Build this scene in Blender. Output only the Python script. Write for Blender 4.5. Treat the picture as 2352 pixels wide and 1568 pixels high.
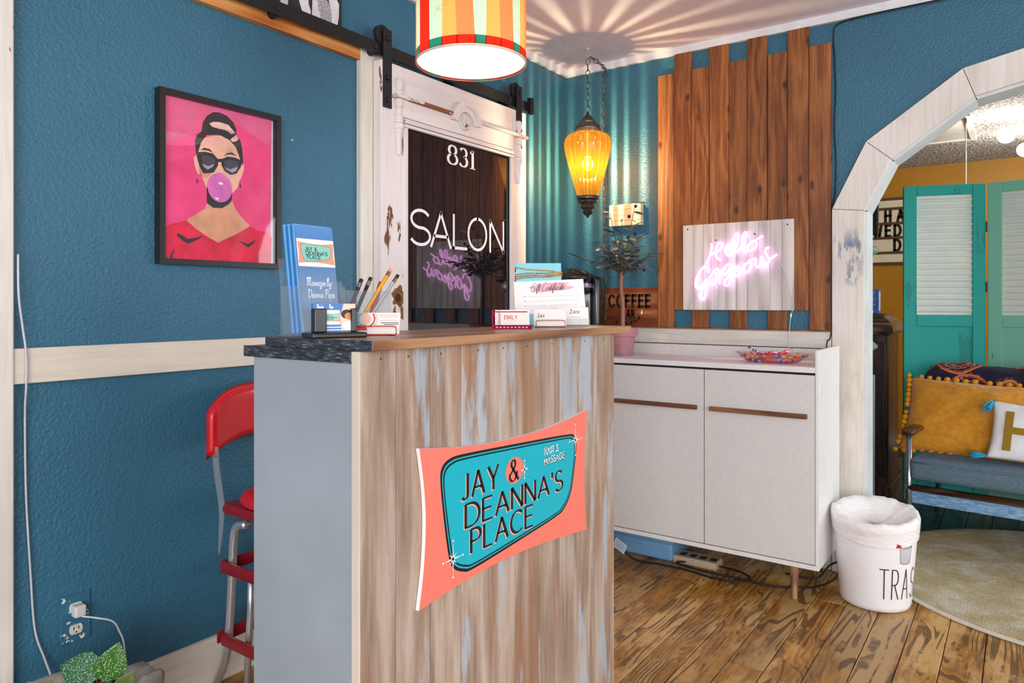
import bpy, bmesh, math, random
from mathutils import Vector, Matrix
random.seed(7)
SC = bpy.context.scene
COL = SC.collection
for o_ in list(bpy.data.objects):
    bpy.data.objects.remove(o_, do_unlink=True)

# ------------------------------------------------------------------ camera
cd = bpy.data.cameras.new('camera'); cam = bpy.data.objects.new('camera', cd); COL.objects.link(cam)
cd.sensor_fit = 'HORIZONTAL'; cd.sensor_width = 36.0; cd.lens = 25.362
cd.shift_y = -89.0 / 2352.0; cd.clip_start = 0.05; cd.clip_end = 60
cam.location = (0, 0, 1.18); cam.rotation_euler = (math.pi / 2, 0, math.radians(35.32))
SC.camera = cam

# ------------------------------------------------------------------ light and exposure
SC.view_settings.view_transform = 'Standard'; SC.view_settings.look = 'None'
SC.view_settings.gamma = 1.0; SC.view_settings.use_curve_mapping = False
SC.view_settings.exposure = 0.30
W = bpy.data.worlds.new('world'); SC.world = W; W.use_nodes = True
W.node_tree.nodes['Background'].inputs['Color'].default_value = (0.97, 0.98, 1.0, 1)
W.node_tree.nodes['Background'].inputs['Strength'].default_value = 1.10

def area(name, loc, target, sx, sy, energy, color=(1, 1, 1)):
    l = bpy.data.lights.new(name, 'AREA'); l.shape = 'RECTANGLE'; l.size = sx; l.size_y = sy
    l.energy = energy; l.color = color
    o = bpy.data.objects.new(name, l); COL.objects.link(o); o.location = loc
    d = Vector(target) - Vector(loc); o.rotation_euler = d.to_track_quat('-Z', 'Y').to_euler()
    return o
def point(name, loc, energy, color, radius=0.03):
    l = bpy.data.lights.new(name, 'POINT'); l.energy = energy; l.color = color; l.shadow_soft_size = radius
    o = bpy.data.objects.new(name, l); COL.objects.link(o); o.location = loc
    return o
# soft fill light added behind the photographer, no window seen there
area('front_fill_light', (1.6, -2.6, 1.5), (-1.0, 2.4, 1.1), 2.6, 1.9, 105, (0.97, 0.98, 1.0))
area('far_room_window_light', (2.5, 5.0, 1.5), (-.6, 4.7, .9), 1.6, 1.4, 55, (0.88, 0.95, 1.0))
area('side_fill_light', (3.3, 1.2, 1.5), (-1.5, 2.2, 1.1), 2.2, 1.8, 36, (0.97, 0.98, 1.0))  # unseen fill light added on the open right side

# ------------------------------------------------------------------ colour and node helpers
def S(h, a=1.0):
    h = h.lstrip('#'); r = []
    for i in (0, 2, 4):
        c = int(h[i:i + 2], 16) / 255.0
        r.append(c / 12.92 if c <= 0.04045 else ((c + 0.055) / 1.055) ** 2.4)
    return (r[0], r[1], r[2], a)

class NT:
    def __init__(s, name):
        s.m = bpy.data.materials.new(name); s.m.use_nodes = True; s.t = s.m.node_tree
        s.n = s.t.nodes; s.b = s.n['Principled BSDF']; s.out = s.n['Material Output']
    def new(s, typ, **kw):
        x = s.n.new(typ)
        for k, v in kw.items(): setattr(x, k, v)
        return x
    def put(s, sock, v):
        if isinstance(v, bpy.types.NodeSocket): s.t.links.new(v, sock)
        else: sock.default_value = v
    def math(s, op, a, b=0.0, c=0.0):
        x = s.new('ShaderNodeMath', operation=op); s.put(x.inputs[0], a); s.put(x.inputs[1], b); s.put(x.inputs[2], c)
        return x.outputs[0]
    def vmath(s, op, a, b=(0, 0, 0), out=0):
        x = s.new('ShaderNodeVectorMath', operation=op); s.put(x.inputs[0], a); s.put(x.inputs[1], b)
        return x.outputs[out]
    def mix(s, f, a, b, mode='MIX'):
        x = s.new('ShaderNodeMix', data_type='RGBA', blend_type=mode)
        s.put(x.inputs[0], f); s.put(x.inputs[6], a); s.put(x.inputs[7], b); return x.outputs[2]
    def obj(s, rand=0.0):
        c = s.new('ShaderNodeTexCoord').outputs['Object']
        if rand:
            r = s.new('ShaderNodeObjectInfo').outputs['Random']
            c = s.vmath('ADD', c, s.new_comb(s.math('MULTIPLY', r, 31.7 * rand), s.math('MULTIPLY', r, 17.3 * rand), s.math('MULTIPLY', r, 53.1 * rand)))
        return c
    def new_comb(s, x, y, z):
        q = s.new('ShaderNodeCombineXYZ'); s.put(q.inputs[0], x); s.put(q.inputs[1], y); s.put(q.inputs[2], z); return q.outputs[0]
    def sep(s, v):
        q = s.new('ShaderNodeSeparateXYZ'); s.put(q.inputs[0], v); return q.outputs
    def noise(s, v, scale, detail=4, rough=0.55, dist=0.0):
        q = s.new('ShaderNodeTexNoise'); s.put(q.inputs['Vector'], v); q.inputs['Scale'].default_value = scale
        q.inputs['Detail'].default_value = detail; q.inputs['Roughness'].default_value = rough; q.inputs['Distortion'].default_value = dist
        return q.outputs[0]
    def vor(s, v, scale, feature='F1', out=0, rnd=1.0):
        q = s.new('ShaderNodeTexVoronoi', feature=feature); s.put(q.inputs['Vector'], v); q.inputs['Scale'].default_value = scale
        q.inputs['Randomness'].default_value = rnd
        return q.outputs[out]
    def ramp(s, f, stops, interp='LINEAR'):
        q = s.new('ShaderNodeValToRGB'); s.put(q.inputs[0], f); e = q.color_ramp; e.interpolation = interp
        while len(e.elements) < len(stops): e.elements.new(0.5)
        for i, (p, c) in enumerate(stops):
            e.elements[i].position = p
            e.elements[i].color = c if isinstance(c, tuple) else ((c, c, c, 1) if not isinstance(c, str) else S(c))
        return q.outputs[0]
    def bump(s, h, strength=0.3, dist=0.002):
        q = s.new('ShaderNodeBump'); q.inputs['Strength'].default_value = strength; q.inputs['Distance'].default_value = dist
        s.put(q.inputs['Height'], h); s.t.links.new(q.outputs[0], s.b.inputs['Normal'])
    def base(s, c): s.put(s.b.inputs['Base Color'], c)
    def set(s, **kw):
        for k, v in kw.items(): s.put(s.b.inputs[k], v)
        return s
    def surf(s, sh): s.t.links.new(sh, s.out.inputs['Surface'])

MC = {}
def plain(h, rough=0.5, metal=0.0, var=0.05, scale=18, bump=0.0, bscale=300, coat=0.0, spec=0.5):
    key = (h, rough, metal, var, scale, bump, bscale, coat)
    if key in MC: return MC[key]
    n = NT('m_' + h.strip('#') + '_%d' % int(rough * 100)); c = n.obj()
    col = S(h); k = n.noise(c, scale, 4)
    lo = tuple(x * (1 - var * 2) for x in col[:3]) + (1,); hi = tuple(min(1, x * (1 + var * 2)) for x in col[:3]) + (1,)
    n.base(n.ramp(k, [(0.3, lo), (0.7, hi)]))
    n.set(Roughness=rough, Metallic=metal); n.b.inputs['Coat Weight'].default_value = coat
    n.b.inputs['Specular IOR Level'].default_value = spec
    if bump: n.bump(n.noise(c, bscale, 3), bump, 0.001)
    MC[key] = n.m
    return n.m
def emis(name, color, strength):
    n = NT(name); n.base((0.8, 0.8, 0.8, 1)); n.put(n.b.inputs['Emission Color'], color); n.b.inputs['Emission Strength'].default_value = strength
    return n.m
def thin(name, tint=(1, 1, 1, 1), ior=1.5, rough=0.02, haze=0.0, boost=1.0):
    n = NT(name); t = n.new('ShaderNodeBsdfTransparent'); t.inputs[0].default_value = tint
    g = n.new('ShaderNodeBsdfGlossy'); g.inputs['Roughness'].default_value = rough
    f = n.new('ShaderNodeFresnel'); f.inputs[0].default_value = ior
    m1 = n.new('ShaderNodeMixShader'); bf = n.new('ShaderNodeNewGeometry').outputs['Backfacing']; n.put(m1.inputs[0], n.math('MULTIPLY', n.math('MULTIPLY', f.outputs[0], boost), n.math('SUBTRACT', 1.0, bf)))
    last = t.outputs[0]
    if haze:
        d = n.new('ShaderNodeBsdfDiffuse'); d.inputs[0].default_value = (0.9, 0.92, 0.95, 1)
        m0 = n.new('ShaderNodeMixShader'); m0.inputs[0].default_value = haze
        n.t.links.new(last, m0.inputs[1]); n.t.links.new(d.outputs[0], m0.inputs[2]); last = m0.outputs[0]
    n.t.links.new(last, m1.inputs[1]); n.t.links.new(g.outputs[0], m1.inputs[2]); n.surf(m1.outputs[0])
    return n.m

def wood(name, stops, axis=2, ring=9.0, fine=60.0, rough=0.55, knots=None, knotscale=(9, 9, 3.2), var=0.25, bump=0.25, stretch=14.0, dark=None, rw=0.42):
    n = NT(name); c = n.obj(1.0)
    sc = [1.0, 1.0, 1.0]; sc[axis] = 1.0 / stretch
    st = n.vmath('MULTIPLY', c, tuple(sc))
    warp = n.noise(n.vmath('MULTIPLY', c, (1.0, 1.0, 1.0) if axis == 9 else tuple(1.0 if i != axis else 0.3 for i in range(3))), 5, 2)
    st2 = n.vmath('ADD', st, n.new_comb(n.math('MULTIPLY', warp, 0.10), n.math('MULTIPLY', warp, 0.10), n.math('MULTIPLY', warp, 0.10)))
    w = n.math('MULTIPLY_ADD', n.math('SINE', n.math('MULTIPLY', n.noise(st2, ring, 1.5, 0.4), 46.0)), 0.5, 0.5)
    f = n.noise(st, fine, 5, 0.65)
    fac = n.math('ADD', n.math('MULTIPLY', w, rw), n.math('MULTIPLY', f, 1.04 - rw))
    col = n.ramp(fac, stops)
    if knots:
        cc = n.sep(c); al_ = cc[axis]; ac_ = n.math('ADD', cc[(axis + 1) % 3], cc[(axis + 2) % 3])
        wz = n.noise(n.vmath('MULTIPLY', c, (1.0, 1.0, 1.0)), 40, 2)
        v = n.new('ShaderNodeTexVoronoi', feature='F1', voronoi_dimensions='2D')
        n.put(v.inputs['Vector'], n.new_comb(n.math('MULTIPLY', ac_, knotscale[0]), n.math('MULTIPLY', al_, knotscale[2]), 0.0)); v.inputs['Scale'].default_value = 1.0
        k = n.ramp(n.math('MULTIPLY_ADD', wz, .08, n.math('SUBTRACT', v.outputs[0], .04)), [(0.05, 1.0), (0.14, 0.0)])
        k = n.math('MULTIPLY', k, n.ramp(n.sep(v.outputs[1])[0], [(.42, 0.0), (.60, 1.0)]))
        col = n.mix(n.math('MULTIPLY', k, 0.85), col, S(knots))
    if dark:
        b = n.noise(n.vmath('MULTIPLY', c, tuple(1.0 if i != axis else 0.35 for i in range(3))), 6, 3)
        col = n.mix(n.ramp(b, [(0.5, 0.0), (0.72, 0.8)]), col, S(dark))
    r = n.new('ShaderNodeObjectInfo').outputs['Random']
    hs = n.new('ShaderNodeHueSaturation'); n.put(hs.inputs['Value'], n.math('MULTIPLY_ADD', r, var * 2, 1.0 - var)); n.put(hs.inputs['Color'], col)
    n.base(hs.outputs[0]); n.set(Roughness=rough); n.bump(fac, bump, 0.002)
    return n.m
def distressed(name, paint='#e9e4da', under='#8a5a34', amount=0.62, scale=9, axis=2, rough=0.6, dirt='#b9ac9a', stains=()):
    n = NT(name); c = n.obj(0.3)
    sc = [1.0, 1.0, 1.0]; sc[axis] = 0.28
    st = n.vmath('MULTIPLY', c, tuple(sc))
    a = n.noise(st, scale, 6, 0.68)
    fine = n.noise(n.vmath('MULTIPLY', c, tuple(1.0 if i != axis else 0.06 for i in range(3))), 70, 4)
    col = n.mix(n.ramp(fine, [(0.30, 0.32), (0.55, 0.0)]), S(paint), S(dirt))
    col = n.mix(n.ramp(n.noise(c, 2.3, 3), [(0.45, 0.0), (0.75, 0.35)]), col, S(dirt))
    for (p, rad, h, stg, tlo, thi) in stains:
        d = n.vmath('DISTANCE', n.obj(), p, out=1)
        msk = n.math('MULTIPLY', n.ramp(n.math('DIVIDE', d, rad), [(0.35, 1.0), (1.0, 0.0)]), n.ramp(n.noise(st, 34, 6, .65), [(tlo, 0.0), (thi, stg)]))
        col = n.mix(msk, col, S(h))
    chip = n.ramp(a, [(amount, 0.0), (amount + 0.015, 1.0)])
    col = n.mix(chip, col, S(under))
    n.base(col); n.set(Roughness=rough)
    n.bump(n.math('SUBTRACT', n.math('MULTIPLY', fine, 0.3), chip), 0.35, 0.0015)
    return n.m

# ------------------------------------------------------------------ mesh helpers (built in world coordinates)
MW = {}
def _link(name, me, parent, mw):
    o = bpy.data.objects.new(name, me); COL.objects.link(o)
    if parent is not None: o.parent = parent
    MW[o.name] = mw
    return o
def root(name, label, cat, loc=(0, 0, 0), rz=0.0, group=None):
    o = bpy.data.objects.new(name, None); COL.objects.link(o); o.empty_display_size = 0.05
    o.location = loc; o.rotation_euler = (0, 0, rz); o['label'] = label; o['category'] = cat
    if group: o['group'] = group
    MW[o.name] = Matrix.Translation(loc) @ Matrix.Rotation(rz, 4, 'Z')
    return o
def finish(bm, name, mats, smooth):
    me = bpy.data.meshes.new(name)
    bmesh.ops.recalc_face_normals(bm, faces=bm.faces) if smooth != 'keep' else None
    bm.to_mesh(me); bm.free()
    for m in (mats if isinstance(mats, (list, tuple)) else [mats]): me.materials.append(m)
    if smooth is True:
        for p in me.polygons: p.use_smooth = True
    elif isinstance(smooth, (int, float)) and smooth not in (False,):
        me.polygons.foreach_set('use_smooth', [True] * len(me.polygons)); me.set_sharp_from_angle(angle=math.radians(smooth))
    return me
def part(name, bm, mats, parent, smooth=False, label=None, local=False, flat=False):
    mw = MW[parent.name]
    if not local: bmesh.ops.transform(bm, matrix=mw.inverted(), verts=bm.verts)
    o = _link(name, finish(bm, name, mats, 'keep' if flat else smooth), parent, mw)
    if label: o['label'] = label
    return o
def single(name, bm, mats, label, cat, loc, smooth=False, group=None):
    bmesh.ops.translate(bm, vec=-Vector(loc), verts=bm.verts)
    o = _link(name, finish(bm, name, mats, smooth), None, Matrix.Translation(loc)); o.location = loc
    o['label'] = label; o['category'] = cat
    if group: o['group'] = group
    return o
def struct(name, bm, mats, loc=(0, 0, 0), smooth=False):
    bmesh.ops.translate(bm, vec=-Vector(loc), verts=bm.verts)
    o = _link(name, finish(bm, name, mats, smooth), None, Matrix.Translation(loc)); o.location = loc; o['kind'] = 'structure'
    return o
def shared(name, me, parent, mat4, label=None):
    """a piece that shares mesh data, placed by a world matrix"""
    o = bpy.data.objects.new(name, me); COL.objects.link(o); o.parent = parent
    o.matrix_local = MW[parent.name].inverted() @ mat4
    MW[o.name] = mat4
    if label: o['label'] = label
    return o
def B(): return bmesh.new()
def box(bm, x0, x1, y0, y1, z0, z1, bev=0.0, mi=0, seg=2, M=None):
    r = bmesh.ops.create_cube(bm, size=1.0); vs = r['verts']
    for v in vs: v.co = Vector(((x0 + x1) / 2 + v.co.x * (x1 - x0), (y0 + y1) / 2 + v.co.y * (y1 - y0), (z0 + z1) / 2 + v.co.z * (z1 - z0)))
    fs = set(f for v in vs for f in v.link_faces)
    for f in fs: f.material_index = mi
    if bev:
        es = list(set(e for v in vs for e in v.link_edges))
        q = bmesh.ops.bevel(bm, geom=es, offset=bev, segments=seg, affect='EDGES', profile=0.5)
        vs = list(set(vs_ for f in q['faces'] for vs_ in f.verts) | set(v for v in vs if v.is_valid))
        for f in q['faces']: f.material_index = mi
    if M is not None: bmesh.ops.transform(bm, matrix=M, verts=[v for v in vs if v.is_valid])
    return vs
def tube(bm, pts, r, n=8, closed=False, mi=0, caps=True):
    pts = [Vector(p) for p in pts]; N = len(pts); rings = []
    rr = r if isinstance(r, (list, tuple)) else [r] * N
    prev = None
    for i, p in enumerate(pts):
        a = pts[(i - 1) % N] if (closed or i > 0) else p; b = pts[(i + 1) % N] if (closed or i < N - 1) else p
        t = (b - a).normalized() if (b - a).length > 1e-9 else Vector((0, 0, 1))
        if prev is None:
            u = t.orthogonal().normalized()
        else:
            u = (prev - t * prev.dot(t)); u = u.normalized() if u.length > 1e-6 else t.orthogonal().normalized()
        prev = u; v = t.cross(u)
        rings.append([bm.verts.new(p + u * math.cos(2 * math.pi * k / n) * rr[i] + v * math.sin(2 * math.pi * k / n) * rr[i]) for k in range(n)])
    for i in range(N if closed else N - 1):
        A = rings[i]; Bq = rings[(i + 1) % N]
        for k in range(n):
            f = bm.faces.new((A[k], A[(k + 1) % n], Bq[(k + 1) % n], Bq[k])); f.material_index = mi
    if caps and not closed:
        for A in (rings[0], rings[-1]):
            f = bm.faces.new(A); f.material_index = mi
def lathe(bm, prof, n=24, c=(0, 0, 0), sx=1.0, sy=1.0, mi=0, rib=None, axis='z', cap=True):
    rings = []
    for (r, z) in prof:
        ring = []
        for k in range(n):
            a = 2 * math.pi * k / n; q = r * (1 + (rib(a, z) if rib else 0))
            p = (q * math.cos(a) * sx, q * math.sin(a) * sy, z)
            if axis == 'x': p = (p[2], p[0], p[1])
            if axis == 'y': p = (p[0], p[2], p[1])
            ring.append(bm.verts.new((c[0] + p[0], c[1] + p[1], c[2] + p[2])))
        rings.append(ring)
    for i in range(len(rings) - 1):
        for k in range(n):
            f = bm.faces.new((rings[i][k], rings[i][(k + 1) % n], rings[i + 1][(k + 1) % n], rings[i + 1][k])); f.material_index = mi
    if cap:
        for R in (rings[0], rings[-1]):
            f = bm.faces.new(R); f.material_index = mi
    return rings
def prism(bm, pts, to3, h0, h1, mi=0, side=None):
    """polygon in a plane, with thickness; to3(u, v, h)"""
    a = [bm.verts.new(to3(u, v, h0)) for u, v in pts]; b = [bm.verts.new(to3(u, v, h1)) for u, v in pts]
    f1 = bm.faces.new(a); f2 = bm.faces.new(b); f1.material_index = f2.material_index = mi
    for i in range(len(pts)):
        j = (i + 1) % len(pts); f = bm.faces.new((a[i], a[j], b[j], b[i])); f.material_index = mi if side is None else side
def flat(bm, pts, to3, h, mi=0):
    f = bm.faces.new([bm.verts.new(to3(u, v, h)) for u, v in pts]); f.material_index = mi
def ell(cx, cy, rx, ry, n=28, a0=0.0, a1=2 * math.pi):
    return [(cx + rx * math.cos(a0 + (a1 - a0) * k / n), cy + ry * math.sin(a0 + (a1 - a0) * k / n)) for k in range(n)]
def cat(pts, k=6, closed=False):
    P = [Vector(p) for p in pts]; N = len(P); out = []
    for i in range(N if closed else N - 1):
        p1, p2 = P[i], P[(i + 1) % N]
        p0 = P[(i - 1) % N] if (closed or i > 0) else p1; p3 = P[(i + 2) % N] if (closed or i < N - 2) else p2
        for j in range(k):
            t = j / k
            out.append(0.5 * ((2 * p1) + (p2 - p0) * t + (2 * p0 - 5 * p1 + 4 * p2 - p3) * t * t + (3 * p1 - p0 - 3 * p2 + p3) * t ** 3))
    if not closed: out.append(P[-1])
    return out
def ribbon(bm, pts, w, to3, h, mi=0, wmin=None, tilt=0.0, ext=0.5, split=50):
    """flat pen stroke; splits at sharp corners"""
    pts = [Vector((p[0], p[1])) for p in pts]
    q = [pts[0]]
    for p in pts[1:]:
        if (p - q[-1]).length > 1e-6: q.append(p)
    if len(q) < 2: return
    runs = [[q[0], q[1]]]
    for p in q[2:]:
        a = runs[-1][-1] - runs[-1][-2]; b = p - runs[-1][-1]
        if a.angle(b) > math.radians(split): runs.append([runs[-1][-1], p])
        else: runs[-1].append(p)
    for r in runs:
        L = []
        for i, p in enumerate(r):
            d = (r[min(i + 1, len(r) - 1)] - r[max(i - 1, 0)]).normalized()
            ww = w if wmin is None else wmin + (w - wmin) * abs(math.sin(math.atan2(d.y, d.x) - tilt))
            pp = p
            if i == 0: pp = p - d * ww * ext
            if i == len(r) - 1: pp = p + d * ww * ext
            nn = Vector((-d.y, d.x)) * ww / 2
            L.append((bm.verts.new(to3(*(pp + nn), h)), bm.verts.new(to3(*(pp - nn), h))))
        for i in range(len(L) - 1):
            f = bm.faces.new((L[i][0], L[i][1], L[i + 1][1], L[i + 1][0])); f.material_index = mi
def arc(cx, cy, rx, ry, a0, a1, n=12):
    return [(cx + rx * math.cos(math.radians(a0 + (a1 - a0) * k / n)), cy + ry * math.sin(math.radians(a0 + (a1 - a0) * k / n))) for k in range(n + 1)]
GL = {
 'A': (.80, [[(0, 0), (.4, 1), (.8, 0)], [(.14, .34), (.66, .34)]]),
 'B': (.62, [[(0, 0), (0, 1)], [(0, 1), (.28, 1)] + arc(.28, .76, .27, .24, 90, -90) + [(0, .52)], [(0, .52), (.3, .52)] + arc(.3, .26, .32, .26, 90, -90) + [(0, 0)]]),
 'C': (.78, [arc(.46, .5, .46, .5, 48, 312, 22)]),
 'D': (.76, [[(0, 0), (0, 1)], [(0, 1), (.28, 1)] + arc(.28, .5, .48, .5, 90, -90, 18) + [(0, 0)]]),
 'E': (.55, [[(0, 0), (0, 1)], [(0, 1), (.55, 1)], [(0, .53), (.48, .53)], [(0, 0), (.55, 0)]]),
 'F': (.52, [[(0, 0), (0, 1)], [(0, 1), (.52, 1)], [(0, .52), (.45, .52)]]),
 'G': (.82, [arc(.46, .5, .46, .5, 48, 360, 24), [(.92, .5), (.5, .5)]]),
 'H': (.68, [[(0, 0), (0, 1)], [(.68, 0), (.68, 1)], [(0, .52), (.68, .52)]]),
 'I': (.06, [[(.03, 0), (.03, 1)]]),
 'J': (.36, [[(.36, 1), (.36, .18)] + arc(.18, .18, .18, .18, 0, -150, 8)]),
 'K': (.62, [[(0, 0), (0, 1)], [(.6, 1), (0, .42)], [(.2, .6), (.62, 0)]]),
 'L': (.50, [[(0, 1), (0, 0)], [(0, 0), (.5, 0)]]),
 'M': (.86, [[(0, 0), (0, 1)], [(0, 1), (.43, .2)], [(.43, .2), (.86, 1)], [(.86, 1), (.86, 0)]]),
 'N': (.68, [[(0, 0), (0, 1)], [(0, 1), (.68, 0)], [(.68, 0), (.68, 1)]]),
 'O': (.92, [arc(.46, .5, .46, .5, 90, 450, 30)]),
 'P': (.56, [[(0, 0), (0, 1)], [(0, 1), (.28, 1)] + arc(.28, .74, .28, .26, 90, -90) + [(0, .48)]]),
 'R': (.60, [[(0, 0), (0, 1)], [(0, 1), (.28, 1)] + arc(.28, .74, .28, .26, 90, -90) + [(0, .48)], [(.24, .48), (.6, 0)]]),
 'S': (.56, [arc(.28, .745, .26, .255, 35, 270, 14) + arc(.28, .25, .28, .25, 90, -150, 14)[1:]]),
 'T': (.62, [[(.31, 0), (.31, 1)], [(0, 1), (.62, 1)]]),
 'U': (.62, [[(0, 1), (0, .3)] + arc(.31, .3, .31, .3, 180, 360, 14) + [(.62, 1)]]),
 'W': (1.0, [[(0, 1), (.25, 0)], [(.25, 0), (.5, .9)], [(.5, .9), (.75, 0)], [(.75, 0), (1, 1)]]),
 'X': (.66, [[(0, 1), (.66, 0)], [(.66, 1), (0, 0)]]),
 'Y': (.70, [[(0, 1), (.35, .46)], [(.7, 1), (.35, .46)], [(.35, .46), (.35, 0)]]),
 'Z': (.60, [[(0, 1), (.6, 1)], [(.6, 1), (0, 0)], [(0, 0), (.6, 0)]]),
 '&': (.80, [[(.8, .0), (.2, .72)] + arc(.34, .8, .17, .2, 200, -20, 12) + [(.42, .62), (.1, .36)] + arc(.3, .25, .27, .25, 150, 330, 12) + [(.7, .42)]]),
 "'": (.06, [[(.03, 1.05), (.03, .78)]]),
 '1': (.42, [[(.06, .84), (.22, .98)], [(.22, 1), (.22, 0)], [(.04, 0), (.4, 0)]]),
 '3': (.56, [arc(.26, .76, .24, .24, 150, -80, 14), arc(.26, .27, .28, .27, 90, -155, 16)]),
 '8': (.58, [arc(.29, .76, .22, .24, 90, 450, 22), arc(.29, .26, .28, .27, 90, 450, 24)]),
 ':': (.08, [[(.04, .08), (.04, .14)], [(.04, .42), (.04, .48)]]),
 ' ': (.30, []),
}
def text_w(s, wx, sp): return sum(GL[c][0] * wx + sp for c in s) - sp
def write(bm, s, x, y, h, to3, hh, w, wx=1.0, sp=0.16, wmin=None, tilt=0.0, mi=0, slant=0.0, rise=0.0):
    cx = 0.0
    for ch in s:
        gw, st = GL[ch]
        for p in st:
            ribbon(bm, [(x + ((cx + px * wx) + py * slant) * h, y + (py + rise * cx) * h) for px, py in p], w, to3, hh, mi, wmin, tilt, ext=0.0 if wmin else 0.5)
        cx += gw * wx + sp
    return x + cx * h
# connected pen script, x-height 0.42 of the capital
SCR = {
 'a': (.42, [[(.36, .36), (.2, .42), (.06, .26), (.1, .04), (.24, .04), (.36, .36), (.34, .06), (.46, .06)]]),
 'b': (.40, [[(0, .06), (.2, .6), (.2, .96), (.08, .9), (.07, .2), (.16, .02), (.3, .1), (.28, .32), (.16, .32), (.4, .3)]]),
 'c': (.34, [[(.3, .34), (.18, .42), (.05, .24), (.12, .02), (.36, .1)]]),
 'd': (.42, [[(.34, .36), (.18, .42), (.05, .22), (.14, .02), (.32, .2), (.38, .98), (.34, .1), (.46, .06)]]),
 'e': (.34, [[(.04, .16), (.26, .26), (.2, .42), (.06, .3), (.08, .04), (.22, .02), (.36, .14)]]),
 'f': (.30, [[(0, .1), (.22, .6), (.24, .96), (.12, .9), (.1, .2), (.08, -.34), (.16, -.3), (.14, .04), (.34, .12)]]),
 'g': (.42, [[(.36, .36), (.2, .42), (.06, .26), (.12, .04), (.3, .1), (.36, .38), (.3, -.28), (.14, -.34), (.14, -.18), (.46, .1)]]),
 'i': (.20, [[(0, .1), (.12, .4), (.1, .06), (.24, .08)], [(.15, .58), (.16, .62)]]),
 'l': (.24, [[(0, .1), (.2, .6), (.18, .98), (.08, .8), (.08, .1), (.26, .08)]]),
 'm': (.66, [[(.02, .4), (.06, .0), (.1, .3), (.22, .4), (.26, .02), (.3, .3), (.42, .4), (.48, .04), (.66, .08)]]),
 'n': (.44, [[(.02, .4), (.06, .0), (.1, .3), (.22, .42), (.28, .06), (.46, .08)]]),
 'p': (.42, [[(.04, .42), (.04, -.36), (.08, .3), (.22, .42), (.32, .24), (.2, .02), (.1, .08), (.44, .06)]]),
 'r': (.32, [[(.02, .1), (.1, .44), (.24, .36), (.22, .06), (.36, .08)]]),
 's': (.30, [[(0, .06), (.18, .42), (.26, .14), (.12, .0), (.34, .1)]]),
 't': (.26, [[(0, .1), (.14, .8), (.1, .08), (.28, .08)], [(.0, .52), (.26, .56)]]),
 'y': (.42, [[(.04, .4), (.08, .08), (.22, .06), (.34, .4), (.28, -.3), (.12, -.34), (.14, -.16), (.44, .1)]]),
 'D': (.74, [[(.2, .92), (.16, .04), (.4, .02), (.66, .4), (.5, .9), (.1, .96), (.0, .76)]]),
 'M': (.92, [[(.0, .86), (.14, .96), (.16, .04)], [(.16, .9), (.36, .96), (.42, .06)], [(.42, .88), (.64, .96), (.68, .1), (.9, .1)]]),
 'P': (.60, [[(.2, .92), (.16, .0)], [(.0, .8), (.2, .98), (.52, .9), (.5, .54), (.2, .46)]]),
 'G': (.70, [[(.52, .98), (.3, 1.05), (.04, .6), (.06, .1), (.3, .0), (.5, .3), (.52, .4), (.3, .4)], [(.52, .4), (.5, .05), (.7, .1)]]),
 'C': (.64, [[(.5, .98), (.28, 1.05), (.02, .5), (.14, .02), (.44, .0), (.64, .14)]]),
 ':': (.14, [[(.05, .06), (.06, .12)], [(.06, .34), (.07, .4)]]),
 ' ': (.26, []),
}
def script(bm, s, x, y, h, to3, hh, w, wx=1.0, mi=0, slant=0.18, wmin=None):
    cx = 0.0
    for ch in s:
        gw, st = SCR[ch]
        for p in st:
            q = cat([(x + (cx + px * wx + py * slant) * h, y + py * h, 0) for px, py in p], 5)
            ribbon(bm, [(v.x, v.y) for v in q], w, to3, hh, mi, wmin, 0.3, ext=0.3, split=140)
        cx += gw * wx
    return x + cx * h
def frame(o, u, v, n):
    o, u, v, n = Vector(o), Vector(u).normalized(), Vector(v).normalized(), Vector(n).normalized()
    return lambda a, b, h=0.0: o + u * a + v * b + n * h

# ================================================================== the room shell
XL, YB, ZC = -2.06, 3.43, 2.457
def wall_paint(name, h, bscale=120, strength=0.55, speck=True):
    n = NT(name); c = n.obj()
    col = n.ramp(n.noise(c, 1.6, 3), [(0.3, tuple(x * 0.9 for x in S(h)[:3]) + (1,)), (0.7, tuple(x * 1.08 for x in S(h)[:3]) + (1,))])
    if speck:
        v = n.vor(c, 9.0); k = n.math('LESS_THAN', v, 0.028)
        k2 = n.math('GREATER_THAN', n.noise(c, 2.0, 1), 0.56)
        col = n.mix(n.math('MULTIPLY', k, k2), col, S('#e6ecee'))
    n.base(col); n.set(Roughness=0.42)
    h1 = n.noise(c, bscale, 3, 0.6, 0.8); h2 = n.ramp(n.vor(c, bscale * 0.8), [(0.1, 1.0), (0.7, 0.0)])
    n.bump(n.math('ADD', h1, n.math('MULTIPLY', h2, 0.5)), strength, 0.004)
    return n.m
m_teal = wall_paint('teal_wall_paint', '#346b84')
m_ceil = plain('#e0d8e6', 0.8, var=0.02, bump=0.12, bscale=250)  # lavender tint puts the neon's purple bounce into the ceiling colour
m_white_trim = distressed('worn_white_trim', '#e8e2d6', '#8d6138', 0.66, 8, 2)
m_white_trim_y = distressed('worn_white_rail', '#e6ddcd', '#a0682f', 0.655, 7, 1)
m_white_trim_x = distressed('worn_white_rail_x', '#e4e1da', '#8d6a4a', 0.68, 7, 0)
m_crown = plain('#e2e3e6', 0.55, var=0.03)

bm = B(); box(bm, XL - 0.12, XL, -2.5, YB + 0.12, 0, ZC); struct('wall_left', bm, m_teal)
bm = B(); box(bm, XL - 0.12, 4.0, -2.5, YB + 0.12, ZC, ZC + 0.06); struct('ceiling', bm, m_ceil)

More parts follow.
